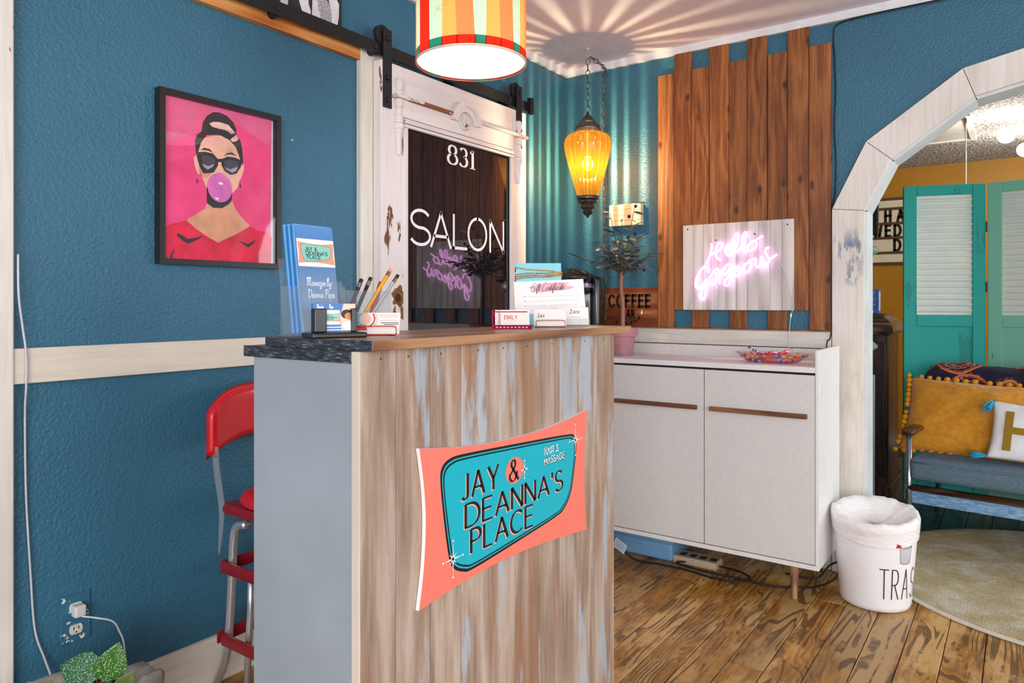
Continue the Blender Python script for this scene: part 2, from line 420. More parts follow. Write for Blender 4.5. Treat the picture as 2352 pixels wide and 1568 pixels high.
# back wall with a seven-sided arch
ARI = [(-.560, 0), (-.560, 1.577), (-.455, 1.787), (-.156, 2.003), (.20, 2.075), (.556, 2.003), (.855, 1.787), (.960, 1.577), (.960, 0)]
ARO = [(-.686, 0), (-.686, 1.592), (-.550, 1.872), (-.197, 2.120), (.20, 2.200), (.597, 2.120), (.950, 1.872), (1.086, 1.592), (1.086, 0)]
to_back = lambda u, v, h=0.0: Vector((u, YB - h, v))
bm = B()
edge = [(XL, 0), (XL, ZC), (-.197, ZC), (.2, ZC), (.597, ZC), (4.0, ZC), (4.0, 0)]
# quads around the opening, each a wall block of full thickness
prism(bm, [(XL, 0), (XL, ZC), (-.56, ZC), ARI[1], ARI[0]], to_back, 0, -0.12)
prism(bm, [ARI[1], (-.56, ZC), (-.156, ZC), ARI[3], ARI[2]], to_back, 0, -0.12)
prism(bm, [ARI[3], (-.156, ZC), (.556, ZC), ARI[5], ARI[4]], to_back, 0, -0.12)
prism(bm, [ARI[5], (.556, ZC), (.96, ZC), ARI[7], ARI[6]], to_back, 0, -0.12)
prism(bm, [ARI[8], ARI[7], (.96, ZC), (4.0, ZC), (4.0, 0)], to_back, 0, -0.12)
struct('wall_back', bm, m_teal)
# arch casing: one board for each side
m_arch = distressed('worn_arch_paint', '#e7e3dc', '#7b604a', 0.70, 10, 2, stains=(((-.605, 0, 1.41), 0.105, '#4f7399', .85, .49, .55), ((-.605, 0, 1.30), 0.06, '#3f6488', .8, .52, .57), ((-.66, 0, 0.80), 0.30, '#b39a68', .55, .25, .80), ((-.64, 0, 0.45), 0.2, '#b8a27a', .4, .3, .8)))
m_jamb = plain('#cdd3d3', 0.55, var=0.05, scale=7)
e = bpy.data.objects.new('trim_1', None); COL.objects.link(e); e['kind'] = 'structure'; e['label'] = 'worn white painted casing boards around the arch'; e.location = (0, YB, 0); MW[e.name] = Matrix.Translation((0, YB, 0))
for i in range(8):
    bm = B(); g = 0.0012
    a, b, c, d = [Vector(p) for p in (ARO[i], ARO[i + 1], ARI[i + 1], ARI[i])]
    t = (b - a).normalized() * g; t2 = (c - d).normalized() * g
    prism(bm, [tuple(a + t), tuple(b - t), tuple(c - t2), tuple(d + t2)], to_back, 0.0, 0.024)
    part('casing_board', bm, m_arch, e)
    bm = B(); p, q = Vector(ARI[i]), Vector(ARI[i + 1]); nn = Vector((q.y - p.y, -(q.x - p.x))).normalized() * 0.012
    prism(bm, [tuple(p), tuple(q), tuple(q + nn), tuple(p + nn)], to_back, 0.005, -0.13)
    part('jamb_board', bm, m_jamb, e)

# floor: boards that run along the left wall
def floor_mat(name, stops, worn, deep):
    n = NT(name); c = n.obj(1.0)
    st = n.vmath('MULTIPLY', c, (1.0, 0.07, 1.0))
    warp = n.noise(n.vmath('MULTIPLY', c, (1, .25, 1)), 7, 2)
    st2 = n.vmath('ADD', st, n.new_comb(n.math('MULTIPLY', warp, .09), n.math('MULTIPLY', warp, .09), 0.0))
    ringsv = n.math('MULTIPLY_ADD', n.math('SINE', n.math('MULTIPLY', n.noise(st2, 8, 1.0, 0.4), 115)), .5, .5)
    fine = n.noise(st, 90, 5, .7)
    col = n.ramp(n.math('ADD', n.math('MULTIPLY', fine, .75), n.math('MULTIPLY', ringsv, .2)), stops)
    wn = n.noise(n.vmath('MULTIPLY', c, (1, .35, 1)), 5.0, 5, .65)
    col = n.mix(n.ramp(wn, [(.46, 0.0), (.56, 0.85)]), col, S(worn))
    # dark grain lines left where the paint has worn into the softwood rings
    gl = n.math('MULTIPLY', n.ramp(ringsv, [(.62, 0.0), (.80, 1.0)]), n.ramp(n.noise(n.vmath('MULTIPLY', c, (1, .5, 1)), 9, 4, .7), [(.42, 0.0), (.52, 1.0)]))
    col = n.mix(n.math('MULTIPLY', gl, .76), col, S(deep))
    dk = n.noise(n.vmath('MULTIPLY', c, (1, .11, 1)), 7.5, 7, .74)
    col = n.mix(n.ramp(dk, [(.575, 0.0), (.65, .85)]), col, S('#5a341a'))
    # dirt along the long edges of each board
    ax = n.math('ABSOLUTE', n.sep(n.new('ShaderNodeTexCoord').outputs['Object'])[0])
    ed = n.math('ADD', ax, n.math('MULTIPLY', n.noise(n.vmath('MULTIPLY', c, (1, .3, 1)), 22, 4, .65), .032))
    col = n.mix(n.ramp(n.math('DIVIDE', ed, .0575), [(1.17, 0.0), (1.25, .92)]), col, S('#3d2413'))
    r = n.new('ShaderNodeObjectInfo').outputs['Random']
    hs = n.new('ShaderNodeHueSaturation'); n.put(hs.inputs['Value'], n.math('MULTIPLY_ADD', r, .42, .72)); n.put(hs.inputs['Color'], col)
    n.base(hs.outputs[0]); n.set(Roughness=0.42); n.bump(n.math('ADD', n.math('MULTIPLY', fine, .5), n.math('MULTIPLY', gl, -.6)), .3, .002)
    return n.m
m_floor = floor_mat('worn_ochre_boards', [(.25, '#774a17'), (.42, '#a06c26'), (.6, '#ba8535'), (.8, '#cb9b4e')], '#cda469', '#432409')
m_under = plain('#1d130c', 0.9)
bm = B(); box(bm, XL, 4.0, -2.5, YB + 0.12, -0.06, -0.018); fl = struct('floor', bm, m_under)
PW = 0.115; meshes = {}
def plank_mesh(L, mat, w=PW):
    k = (round(L, 2), mat.name, w)
    if k not in meshes:
        b_ = B(); box(b_, -w / 2 + .0013, w / 2 - .0013, -L / 2 + .001, L / 2 - .001, -0.018, 0.0, 0.0016, seg=1)
        meshes[k] = finish(b_, 'floor_board', mat, False)
    return meshes[k]
nx = int((1.75 - XL) / PW) + 1
for i in range(nx):
    x = XL + PW * (i + .5); y = -0.55 - random.choice((0, .3, .6, .9))
    while y < YB + .12:
        L = random.choice((1.1, 1.5, 1.9, 2.4)); y1 = min(y + L, YB + 0.12)
        L = round(y1 - y, 2)
        if L < 0.05: break
        if y1 > 0.6:
            shared('floor_board', plank_mesh(L, m_floor), fl, Matrix.Translation((x, y + L / 2, random.uniform(-.0012, .0012))))
        y = y + L
# crown strips, chair rails, baseboard, casings
bm = B(); box(bm, XL, XL + .02, -2.5, YB, ZC - .038, ZC, .002); struct('trim_2', bm, m_crown)
bm = B(); box(bm, XL + .02, 4.0, YB - .02, YB, ZC - .038, ZC, .002); struct('trim_3', bm, m_crown)
bm = B(); box(bm, XL, XL + .022, .742, 1.884, .977, 1.066, .003); struct('trim_4', bm, m_white_trim_y)
bm = B(); box(bm, XL, -.690, YB - .022, YB, .977, 1.051, .003); struct('trim_5', bm, m_white_trim_x)
bm = B(); box(bm, XL + .001, -.690, YB - .030, YB, 1.0512, 1.0565, .001); struct('trim_6', bm, plain('#9b6a3c', .6, var=.2))
bm = B(); box(bm, XL, XL + .018, .74, 1.884, 0.0, .145, .003); struct('baseboard_left', bm, m_white_trim_y)
bm = B(); box(bm, XL, -.690, YB - .018, YB, 0, .145, .003); struct('baseboard_back', bm, m_white_trim_x)
bm = B(); box(bm, XL, XL + .03, .60, .742, 0, ZC - .038, .004); struct('trim_7', bm, m_white_trim)
bm = B(); box(bm, XL, XL + .028, 1.886, 2.02, 0, 2.15, .004); struct('trim_8', bm, m_white_trim)

# ================================================================== left wall: poster, photograph, outlet, cords
to_left = lambda u, v, h=0.0: Vector((XL + h, u, v))
POSTER={
'hair':[(-0.091, 0.085), (-0.094, 0.124), (-0.087, 0.14), (-0.072, 0.155), (-0.068, 0.183), (-0.055, 0.205), (-0.034, 0.221), (-0.012, 0.225), (0.014, 0.22), (0.037, 0.204), (0.048, 0.182), (0.046, 0.166), (0.062, 0.152), (0.069, 0.121), (0.072, 0.085), (0.062, 0.062), (0.055, 0.102), (0.041, 0.132), (-0.017, 0.154), (-0.055, 0.146), (-0.074, 0.119), (-0.081, 0.083)],
'face':[(-0.084, 0.087), (-0.074, 0.119), (-0.062, 0.137), (-0.034, 0.148), (-0.008, 0.154), (0.023, 0.145), (0.046, 0.125), (0.056, 0.102), (0.067, 0.071), (0.063, 0.038), (0.053, 0.0), (0.032, -0.023), (0.028, -0.044), (-0.051, -0.053), (-0.055, -0.018), (-0.072, 0.019), (-0.083, 0.048)],
'earl':[(-0.088, 0.078), (-0.098, 0.072), (-0.095, 0.046), (-0.085, 0.023), (-0.077, 0.022)],
'earr':[(0.065, 0.067), (0.076, 0.078), (0.074, 0.056), (0.064, 0.028), (0.056, 0.023)],
'hi':[(-0.047, 0.183), (-0.034, 0.191), (-0.012, 0.195), (0.019, 0.192), (0.043, 0.171), (0.031, 0.165), (0.01, 0.173), (-0.017, 0.173), (-0.036, 0.175)],
'hi2':[(0.026, 0.148), (0.046, 0.166), (0.056, 0.155), (0.046, 0.145), (0.032, 0.141)],
'nshadow':[(-0.055, -0.014), (-0.055, -0.063), (-0.034, -0.075), (-0.003, -0.073), (0.019, -0.059), (0.031, -0.045), (0.031, -0.015)],
'neck':[(-0.054, -0.059), (-0.062, -0.081), (-0.122, -0.122), (-0.089, -0.146), (-0.051, -0.167), (-0.017, -0.182), (0.01, -0.168), (0.046, -0.151), (0.097, -0.12), (0.064, -0.093), (0.041, -0.066), (0.031, -0.041), (0.019, -0.059), (-0.003, -0.073), (-0.034, -0.075)],
'dress':[(-0.19, -0.241), (-0.188, -0.147), (-0.165, -0.136), (-0.122, -0.122), (-0.089, -0.146), (-0.051, -0.167), (-0.017, -0.182), (0.01, -0.168), (0.046, -0.151), (0.097, -0.12), (0.126, -0.133), (0.16, -0.134), (0.178, -0.15), (0.176, -0.239), (-0.017, -0.24)],
'stL':[(-0.15, -0.162), (-0.136, -0.167), (-0.118, -0.177), (-0.093, -0.172), (-0.066, -0.163), (-0.085, -0.178), (-0.116, -0.192), (-0.134, -0.184), (-0.152, -0.169)],
'stR':[(0.051, -0.17), (0.074, -0.175), (0.088, -0.179), (0.104, -0.171), (0.118, -0.162), (0.111, -0.175), (0.09, -0.191), (0.074, -0.182)],
'fold':[(-0.161, -0.212), (-0.169, -0.224), (-0.172, -0.239), (-0.166, -0.239), (-0.164, -0.226), (-0.158, -0.215)],
'glL':[(-0.09, 0.088), (-0.06, 0.094), (-0.034, 0.092), (-0.017, 0.077), (-0.018, 0.058), (-0.032, 0.035), (-0.051, 0.029), (-0.068, 0.027), (-0.079, 0.045), (-0.085, 0.067)],
'glR':[(-0.007, 0.079), (0.014, 0.091), (0.041, 0.093), (0.065, 0.087), (0.063, 0.067), (0.047, 0.043), (0.026, 0.036), (0.006, 0.044), (-0.005, 0.06)],
'br':[(-0.02, 0.078), (-0.003, 0.082), (-0.003, 0.072), (-0.02, 0.068)],
'lnL':[(-0.074, 0.081), (-0.043, 0.084), (-0.026, 0.071), (-0.034, 0.052), (-0.053, 0.04), (-0.068, 0.05)],
'lnR':[(0.0, 0.075), (0.019, 0.083), (0.054, 0.082), (0.051, 0.061), (0.032, 0.043), (0.01, 0.05)],
'lnL2':[(-0.071, 0.056), (-0.051, 0.051), (-0.03, 0.062), (-0.036, 0.051), (-0.053, 0.04), (-0.066, 0.047)],
'lnR2':[(0.003, 0.057), (0.023, 0.052), (0.052, 0.065), (0.046, 0.051), (0.031, 0.042), (0.011, 0.05)],
'cheek':[(-0.081, 0.044), (-0.072, 0.028), (-0.043, 0.03), (-0.034, 0.034), (-0.055, 0.015), (-0.07, 0.015)],
'browL':[(-0.075, 0.097), (-0.065, 0.105), (-0.047, 0.105), (-0.034, 0.094), (-0.051, 0.099), (-0.066, 0.098)],
'browR':[(0.002, 0.09), (0.013, 0.102), (0.031, 0.107), (0.047, 0.098), (0.028, 0.101), (0.014, 0.098)],
'nose':[(-0.023, 0.034), (-0.018, 0.031), (-0.014, 0.031), (-0.009, 0.031), (-0.001, 0.036), (-0.008, 0.034), (-0.014, 0.036), (-0.018, 0.033)],
'bhi':[(-0.02, 0.005), (-0.006, 0.008), (0.0, 0.002), (-0.012, -0.001)],
'bhi2':[(-0.03, -0.042), (-0.017, -0.043), (-0.017, -0.049), (-0.026, -0.048)],
'earringL':[(-0.088, 0.009), (-0.085, 0.001), (-0.086, -0.009), (-0.09, 0.001)],
'earringR':[(0.059, 0.015), (0.063, 0.005), (0.061, -0.005), (0.058, 0.005)],
'stripe':[(0.178, 0.055), (0.184, 0.013), (0.074, -0.108), (0.064, -0.232), (0.033, -0.232), (0.041, -0.148), (0.064, -0.089)],
}
#bubble [-2.04  -0.012 -0.011] [0.    0.042 0.005] [0.    0.    0.041]
BW={
'l1':[(1.532, 2.199), (1.563, 2.21), (1.562, 2.181), (1.531, 2.18)],
'l2':[(1.608, 2.225), (1.649, 2.239), (1.65, 2.225), (1.659, 2.205), (1.658, 2.182), (1.626, 2.181), (1.616, 2.205)],
'l3':[(1.666, 2.245), (1.688, 2.252), (1.694, 2.219), (1.702, 2.21), (1.7, 2.183), (1.663, 2.182)],
'dress':[(1.688, 2.252), (1.724, 2.265), (1.736, 2.264), (1.752, 2.238), (1.755, 2.181), (1.702, 2.181), (1.7, 2.202), (1.693, 2.226)],
'l4':[(1.739, 2.27), (1.777, 2.283), (1.787, 2.269), (1.786, 2.225), (1.777, 2.182), (1.752, 2.183), (1.753, 2.226)],
'bar':[(1.724, 2.265), (1.739, 2.27), (1.733, 2.264)],
} #right edge [-2.04   1.803  2.292] [-2.04   1.795  2.187]
m_black_frame = plain('#1b1a1b', 0.38, var=.08)
fr = root('poster_frame', 'black framed pink poster of a woman in sunglasses blowing bubble gum on teal wall', 'picture', (XL, 1.318, 1.293))
y0, y1, z0, z1 = 1.110, 1.527, 1.293, 1.805
w_, d_ = .017, .030
for nm, q in (('frame_bar', [(y0, z0), (y1, z0), (y1 - w_, z0 + w_), (y0 + w_, z0 + w_)]), ('frame_bar', [(y0, z1), (y1, z1), (y1 - w_, z1 - w_), (y0 + w_, z1 - w_)]),
              ('frame_bar', [(y0, z0), (y0, z1), (y0 + w_, z1 - w_), (y0 + w_, z0 + w_)]), ('frame_bar', [(y1, z0), (y1, z1), (y1 - w_, z1 - w_), (y1 - w_, z0 + w_)])):
    bm = B(); prism(bm, q, to_left, 0.001, d_); part(nm, bm, m_black_frame, fr)
bm = B(); box(bm, XL + .001, XL + .008, y0 + .008, y1 - .008, z0 + .008, z1 - .008); part('backing_board', bm, plain('#d9dade', .8), fr)
P_ = [plain('#f5427f', .55, var=.10, scale=9), plain('#2a2426', .5), plain('#ecb49c', .5, var=.10, scale=14), plain('#f2c9b6', .5), plain('#d8143f', .55, var=.14, scale=16),
      plain('#d76bb4', .35, var=.10, scale=30), plain('#f4e6ee', .4), plain('#4b4350', .3), plain('#a59bab', .3), plain('#d99a76', .5, var=.1, scale=20), plain('#e8608f', .5)]
to_print = lambda u, v, h=0.0: Vector((XL + .012 + h, 1.322 + u, 1.549 + v))
bm = B()
flat(bm, [(-.193, -.241), (.174, -.241), (.178, .241), (-.193, .241)], to_print, 0, 0)
flat(bm, [(-.193, .10), (-.193, .241), (.178, .241), (.176, .15), (.05, .20), (-.1, .14)], to_print, .00005, 10)
for i, (k, mi) in enumerate((('hair', 1), ('face', 2), ('earl', 2), ('earr', 2), ('hi', 3), ('hi2', 3), ('neck', 9), ('nshadow', 1), ('dress', 4), ('stL', 1), ('stR', 1), ('fold', 1), ('cheek', 9), ('glL', 1), ('glR', 1), ('br', 1),
                       ('lnL', 7), ('lnR', 7), ('lnL2', 8), ('lnR2', 8), ('browL', 1), ('browR', 1), ('nose', 1), ('earringL', 1), ('earringR', 1))):
    flat(bm, POSTER[k], to_print, .0001 * (i + 1), mi)
flat(bm, ell(-.012, -.011, .042, .045), to_print, .0030, 5)
flat(bm, POSTER['bhi'], to_print, .0031, 6); flat(bm, POSTER['bhi2'], to_print, .0031, 6)
for k in range(9):  # brush streaks in the hair and on the dress
    a = -.07 + k * .012
    ribbon(bm, [(a, .165 - k * .002), (a + .012, .175), (a + .03, .172 - k * .003)], .0012, to_print, .0029, 7)
part('poster_print', bm, P_, fr, flat=True)
bm = B(); box(bm, XL + .0225, XL + .0245, y0 + .010, y1 - .010, z0 + .010, z1 - .010); part('glass_pane', bm, thin('picture_glass', ior=1.45, rough=.03), fr)

ph = root('photo_canvas', 'black and white photograph of two people above the black door rail', 'picture', (XL, 1.56, 2.19))
bm = B(); box(bm, XL + .001, XL + .018, 1.30, 1.80, 2.172, 2.41, .001); part('canvas', bm, plain('#2b272a', .7, var=.2), ph)
G_ = [plain('#e2e0e1', .7, var=.06), plain('#a9a5ab', .7, var=.3, scale=160), plain('#c9c6c9', .7), plain('#3a3539', .7)]
to_ph = lambda u, v, h=0.0: Vector((XL + .0184 + h, u, v))
bm = B()
for i, (k, mi) in enumerate((('l1', 2), ('l2', 0), ('l3', 0), ('dress', 1), ('l4', 0), ('bar', 3))): flat(bm, BW[k], to_ph, .0001 * i, mi)
for q in ([(1.608, 2.225), (1.57, 2.33), (1.60, 2.38), (1.66, 2.36), (1.649, 2.239)], [(1.688, 2.252), (1.67, 2.33), (1.72, 2.38), (1.78, 2.36), (1.777, 2.283)]): flat(bm, q, to_ph, .0008, 0)
part('photo_print', bm, G_, ph, flat=True)

# painted-over outlet with a plug
ou = root('wall_outlet', 'teal painted wall outlet with chipped white sockets, low on left wall', 'outlet', (XL, .894, .281))
bm = B(); box(bm, XL + .0005, XL + .006, .857, .931, .281, .405, .002)
n = NT('chipped_teal'); c = n.obj(); col = n.mix(n.ramp(n.noise(c, 60, 5, .6), [(.60, 0.0), (.62, 1.0)]), S('#346b84'), S('#e8e6e2')); n.base(col); n.set(Roughness=.4)
part('cover_plate', bm, n.m, ou)
for zc in (.372, .314):
    bm = B(); prism(bm, [(u * .0165 + .894, max(-.0125, min(.0125, v * .0175)) + zc) for u, v in ell(0, 0, 1, 1, 24)], to_left, .005, .009)
    s_ = part('socket', bm, plain('#d9d2ca', .4, var=.12, scale=80), ou)
    bm = B()
    for dy in (-.006, .006): box(bm, XL + .0088, XL + .0093, .894 + dy - .0011, .894 + dy + .0011, zc - .001, zc + .008)
    lathe(bm, [(.0022, XL + .0088), (.0022, XL + .0093)], 10, (0, .894, zc - .007), axis='x')
    part('slot', bm, plain('#171311', .6), s_)
pg = root('charger_plug', 'white plug in the upper socket with a pale cord dropping to the planter', 'plug', (XL + .009, .894, .36))
bm = B(); box(bm, XL + .0095, XL + .036, .880, .908, .352, .382, .004); part('plug_body', bm, plain('#d9d6d2', .35), pg)
bm = B(); tube(bm, [tuple(p) for p in cat([(XL + .034, .897, .353), (XL + .06, .925, .345), (XL + .075, .955, .33), (XL + .075, .972, .30), (XL + .09, .98, .25), (XL + .09, .98, .12), (XL + .08, .96, .012)], 5)], .0024, 6); part('cord', bm, plain('#cfcfd0', .4), pg, True)
bm = B()
tube(bm, [tuple(p) for p in cat([(XL + .036, .748, 1.30), (XL + .034, .750, 1.20), (XL + .030, .760, 1.12), (XL + .030, .768, 1.05), (XL + .030, .768, .97), (XL + .012, .772, .9), (XL + .01, .775, .7), (XL + .01, .785, .5), (XL + .01, .795, .35), (XL + .015, .815, .27), (XL + .03, .83, .2), (XL + .03, .84, .1), (XL + .05, .85, .006)], 6)], .0028, 6)
single('lamp_cord', bm, plain('#c8c6cc', .4), 'thin white cord hanging down beside the left door casing', 'cord', (XL + .03, .77, .006), True)

# ================================================================== sliding salon door with its track
m_iron = plain('#242324', 0.5, var=.1, metal=.3)
m_pine = wood('orange_pine', [(.25, '#b5662a'), (.5, '#d98b45'), (.75, '#e7a763')], axis=1, ring=5, rough=.45, var=.05, knots='#8a4a1c')
bm = B(); box(bm, XL, XL + .025, -.3, 1.885, 2.095, 2.17, .002)
single('header_board', bm, m_pine, 'orange pine board behind the black door rail', 'board', (XL, 1.0, 2.095))
tr = root('door_track', 'black flat steel rail for the sliding door on left wall', 'rail', (XL, 2.0, 2.125))
bm = B(); box(bm, -2.006, -1.999, -.2, 2.985, 2.125, 2.172, .001); part('rail_bar', bm, m_iron, tr)
for y in (.55, 1.20, 1.49, 1.93, 2.40, 2.80):
    bm = B(); lathe(bm, [(.016, XL + .026 if y < 1.9 else XL + .001), (.016, -2.006)], 16, (0, y, 2.135), axis='x')
    part('spacer', bm, m_iron, tr, 40)
    bm = B(); lathe(bm, [(.010, -1.999), (.010, -1.994), (.006, -1.992)], 6, (0, y, 2.148), axis='x'); part('bolt', bm, m_iron, tr)
bm = B(); box(bm, -1.999, -1.975, 2.950, 2.975, 2.11, 2.19, .002); part('end_stop', bm, m_iron, tr)

dr = root('salon_door', 'worn white sliding door with dark glass lettered 831 SALON', 'door', (-2.005, 2.435, 0.0))
m_door = distressed('chipped_door_paint', '#ece3e0', '#6d4526', .645, 7, 2, dirt='#c9bcb6')
m_door_y = distressed('chipped_door_paint_y', '#ece3e0', '#7d5030', .66, 7, 1, dirt='#c9bcb6')
xa, xb = -2.028, -1.988
def dbox(nm, y0, y1, z0, z1, m=m_door, bev=.003, x0=xa, x1=xb):
    bm = B(); box(bm, x0, x1, y0, y1, z0, z1, bev); return part(nm, bm, m, dr)
dbox('stile', 1.945, 2.078, .01, 2.105); dbox('stile', 2.800, 2.925, .01, 2.105)
dbox('top_rail', 2.078, 2.800, 1.885, 2.105, m_door_y); dbox('bottom_rail', 2.078, 2.800, .01, .30, m_door_y); dbox('lock_rail', 2.078, 2.800, .72, .93, m_door_y)
dbox('lower_panel', 2.078, 2.800, .30, .72, m_door, .001, xa + .012, xb - .014)
dbox('dark_opening_sheet', 2.078, 2.800, .93, 1.885, plain('#1d181a', .7, var=.25, scale=3), .0, xa, xa + .006)  # dark sheet stands in for the unlit opening behind the glass
n = NT('salon_glass'); n.base(S('#15131a')); n.set(Roughness=.015); n.b.inputs['IOR'].default_value = 1.75; n.b.inputs['Specular IOR Level'].default_value = .6
dbox('glass_pane', 2.078, 2.800, .93, 1.885, n.m, .0, xa + .016, xb - .008)
XG = xb - .008
to_door = lambda u, v, h=0.0: Vector((XG + h, u, v))
m_vinyl = plain('#efeef1', .45, var=.01)
bm = B()
def gl8(ch, x, w, h=.079):   # serif numerals
    gw, st = GL[ch]
    for p in st: ribbon(bm, [(x + px * w / gw, 1.774 + py * h) for px, py in p], .0165, to_door, .0006, 0, .0045, 0.0, ext=0)
gl8('8', 2.345, .062); gl8('3', 2.424, .052); gl8('1', 2.492, .042)
part('lettering', bm, m_vinyl, dr, label='white numerals 831')
bm = B(); SW = .0125
def st_(pts): ribbon(bm, pts, SW, to_door, .0006, 0)
zb, zt_ = 1.416, 1.555; hh = zt_ - zb
st_([(2.116 + px * .116 / .56, zb + py * hh) for px, py in GL['S'][1][0]])
st_([(2.240, zb), (2.300, zt_)]); st_([(2.300, zt_), (2.362, zb)]); st_([(2.262, zb + .042), (2.340, zb + .042)])
st_([(2.384, zt_), (2.384, zb)]); st_([(2.384, zb), (2.470, zb)])
st_([(2.484 + px * .130 / .92, zb + py * hh) for px, py in GL['O'][1][0]])
st_([(2.643, zb), (2.643, zt_)]); st_([(2.643, zt_), (2.746, zb)]); st_([(2.746, zb), (2.746, zt_)])
part('lettering', bm, m_vinyl, dr, label='white letters SALON')
# glazing bead
for nm, a, b, c, d in (('glazing_bead', 2.066, 2.090, .93, 1.885), ('glazing_bead', 2.788, 2.812, .93, 1.885)):
    dbox(nm, a, b, c, d, m_door, .004, xb - .006, xb + .006)
# mouldings over the glass, ledge with a round crest, turned half columns
for k, (za, zz, dx) in enumerate(((1.868, 1.880, .016), (1.882, 1.892, .022), (1.894, 1.902, .014))):
    dbox('moulding', 2.060, 2.800, za, zz, m_door_y, .003, xb - .002, xb + dx)
dbox('crest_board', 2.040, 2.800, 1.905, 1.975, m_door_y, .002, xb - .002, xb + .012)
m_ledge = distressed('ledge_paint', '#e6d9d4', '#8c4f2b', .52, 9, 1)
dbox('ledge', 2.005, 2.345, 1.972, 1.986, m_ledge, .003, xb - .002, xb + .030)
dbox('ledge', 2.520, 2.905, 1.972, 1.986, m_ledge, .003, xb - .002, xb + .030)
for (r0, r1, h) in ((.098, .076, .034), (.076, .052, .026), (.052, .0, .016)):
    bm = B(); o_ = arc(2.432, 1.955, r0, r0 * .93, 180, 0, 24)
    if r1 > 0: pts = o_ + list(reversed(arc(2.432, 1.955, r1, r1 * .93, 180, 0, 24)))
    else: pts = o_
    prism(bm, pts, lambda u, v, h_=0.0: Vector((xb - .002 + h_, u, v)), 0, h); part('crest_arch', bm, m_door, dr)
bm = B(); lathe(bm, [(.040, 0), (.040, .012), (.033, .018), (.030, .012), (.0, .016)], 24, (xb + .006, 2.430, 1.962), axis='x', cap=False)
for k in range(8):
    a = k * math.pi / 4; lathe(bm, [(.002, .01), (.010, .016), (.006, .022), (.0005, .024)], 8, (xb + .006, 2.430 + .016 * math.cos(a), 1.962 + .016 * math.sin(a)), axis='x')
part('rosette', bm, m_door, dr, 50)
for y in (2.034, 2.850):
    for prof, zb_ in (([(.004, .066), (.012, .064), (.019, .052), (.020, .038), (.014, .022), (.010, .014), (.018, .010), (.018, .0)], 1.988),
                      ([(.018, .0), (.018, -.03), (.013, -.034), (.013, -.06), (.018, -.064), (.018, -.09)], 1.970),
                      ([(.015, .0), (.021, -.006), (.021, -.022), (.014, -.030), (.018, -.038), (.012, -.046), (.010, -.10), (.006, -.125), (.002, -.128)], 1.880)):
        bm = B(); lathe(bm, prof, 16, (xb + .006, y, zb_)); part('turned_column', bm, m_door, dr, 40)
# knob hole and old hardware scars
bm = B(); lathe(bm, [(.019, .0), (.017, .0008), (.0, .0010)], 20, (xb - .0002, 2.037, 1.198), axis='x', cap=False); part('knob_hole', bm, plain('#4a2a10', .9, var=.6, scale=120), dr)
bm = B()
for (cy, cz, ry, rz_) in ((2.040, 1.205, .034, .040), (2.062, 1.135, .009, .022), (2.018, 1.13, .010, .036)):
    flat(bm, [(u, v) for u, v in [(cy + ry * math.cos(a) * (1 + .25 * math.sin(a * 7)), cz + rz_ * math.sin(a) * (1 + .2 * math.cos(a * 5))) for a in [k * .2618 for k in range(24)]]], lambda u, v, h=0: Vector((xb + h, u, v)), .0002)
part('bare_patch', bm, plain('#7d5633', .8, var=.3, scale=50), dr, flat=True)
for y in (1.976, 2.860):
    hg = part('hanger_strap', (lambda b_: (box(b_, -1.988, -1.981, y - .022, y + .022, 1.925, 2.225, .002), b_)[1])(B()), m_iron, dr)
    bm = B(); lathe(bm, [(.012, -.010), (.040, -.009), (.036, -.003), (.036, .003), (.040, .009), (.012, .010)], 28, (-2.0025, y - .012, 2.200), axis='x'); part('wheel', bm, m_iron, hg, 40)
    for z in (1.955, 2.04, 2.19):
        bm = B(); lathe(bm, [(.011, -1.981), (.011, -1.976), (.007, -1.971), (.0, -1.970)], 12, (0, y, z), axis='x', cap=False); part('bolt', bm, m_iron, hg, 40)

# ================================================================== back wall: plank panel, neon sign, coffee sign, chime box, cord
m_barn = wood('stained_barn_boards', [(.22, '#4f280f'), (.42, '#7a4521'), (.58, '#93592c'), (.80, '#ad723d')], axis=2, ring=9, fine=120, stretch=20, rw=.20, rough=.5, knots='#2a1309', knotscale=(10, 10, 5.0), var=.16, bump=.3, dark='#5f3216')
pk = root('plank_panel', 'staggered brown stained wood planks mounted vertically on the back wall', 'wall panel', (-1.10, YB, 1.055))
PX = [-1.513, -1.424, -1.333, -1.245, -1.147, -1.060, -.968, -.878, -.784, -.690]
for i in range(9):
    hi = i % 2
    bm = B(); box(bm, PX[i] + .0012, PX[i + 1] - .0012, YB - .018 - .002 * (i % 3), YB - .001, (1.145 if hi else 1.0575), (2.419 if hi else 2.328), .0015, seg=1)
    c = Vector(((PX[i] + PX[i + 1]) / 2, YB - .01, 1.7))
    bmesh.ops.translate(bm, vec=-c, verts=bm.verts)
    o = _link('plank', finish(bm, 'plank', m_barn, False), pk, Matrix.Translation(c)); o.matrix_local = MW[pk.name].inverted() @ Matrix.Translation(c)

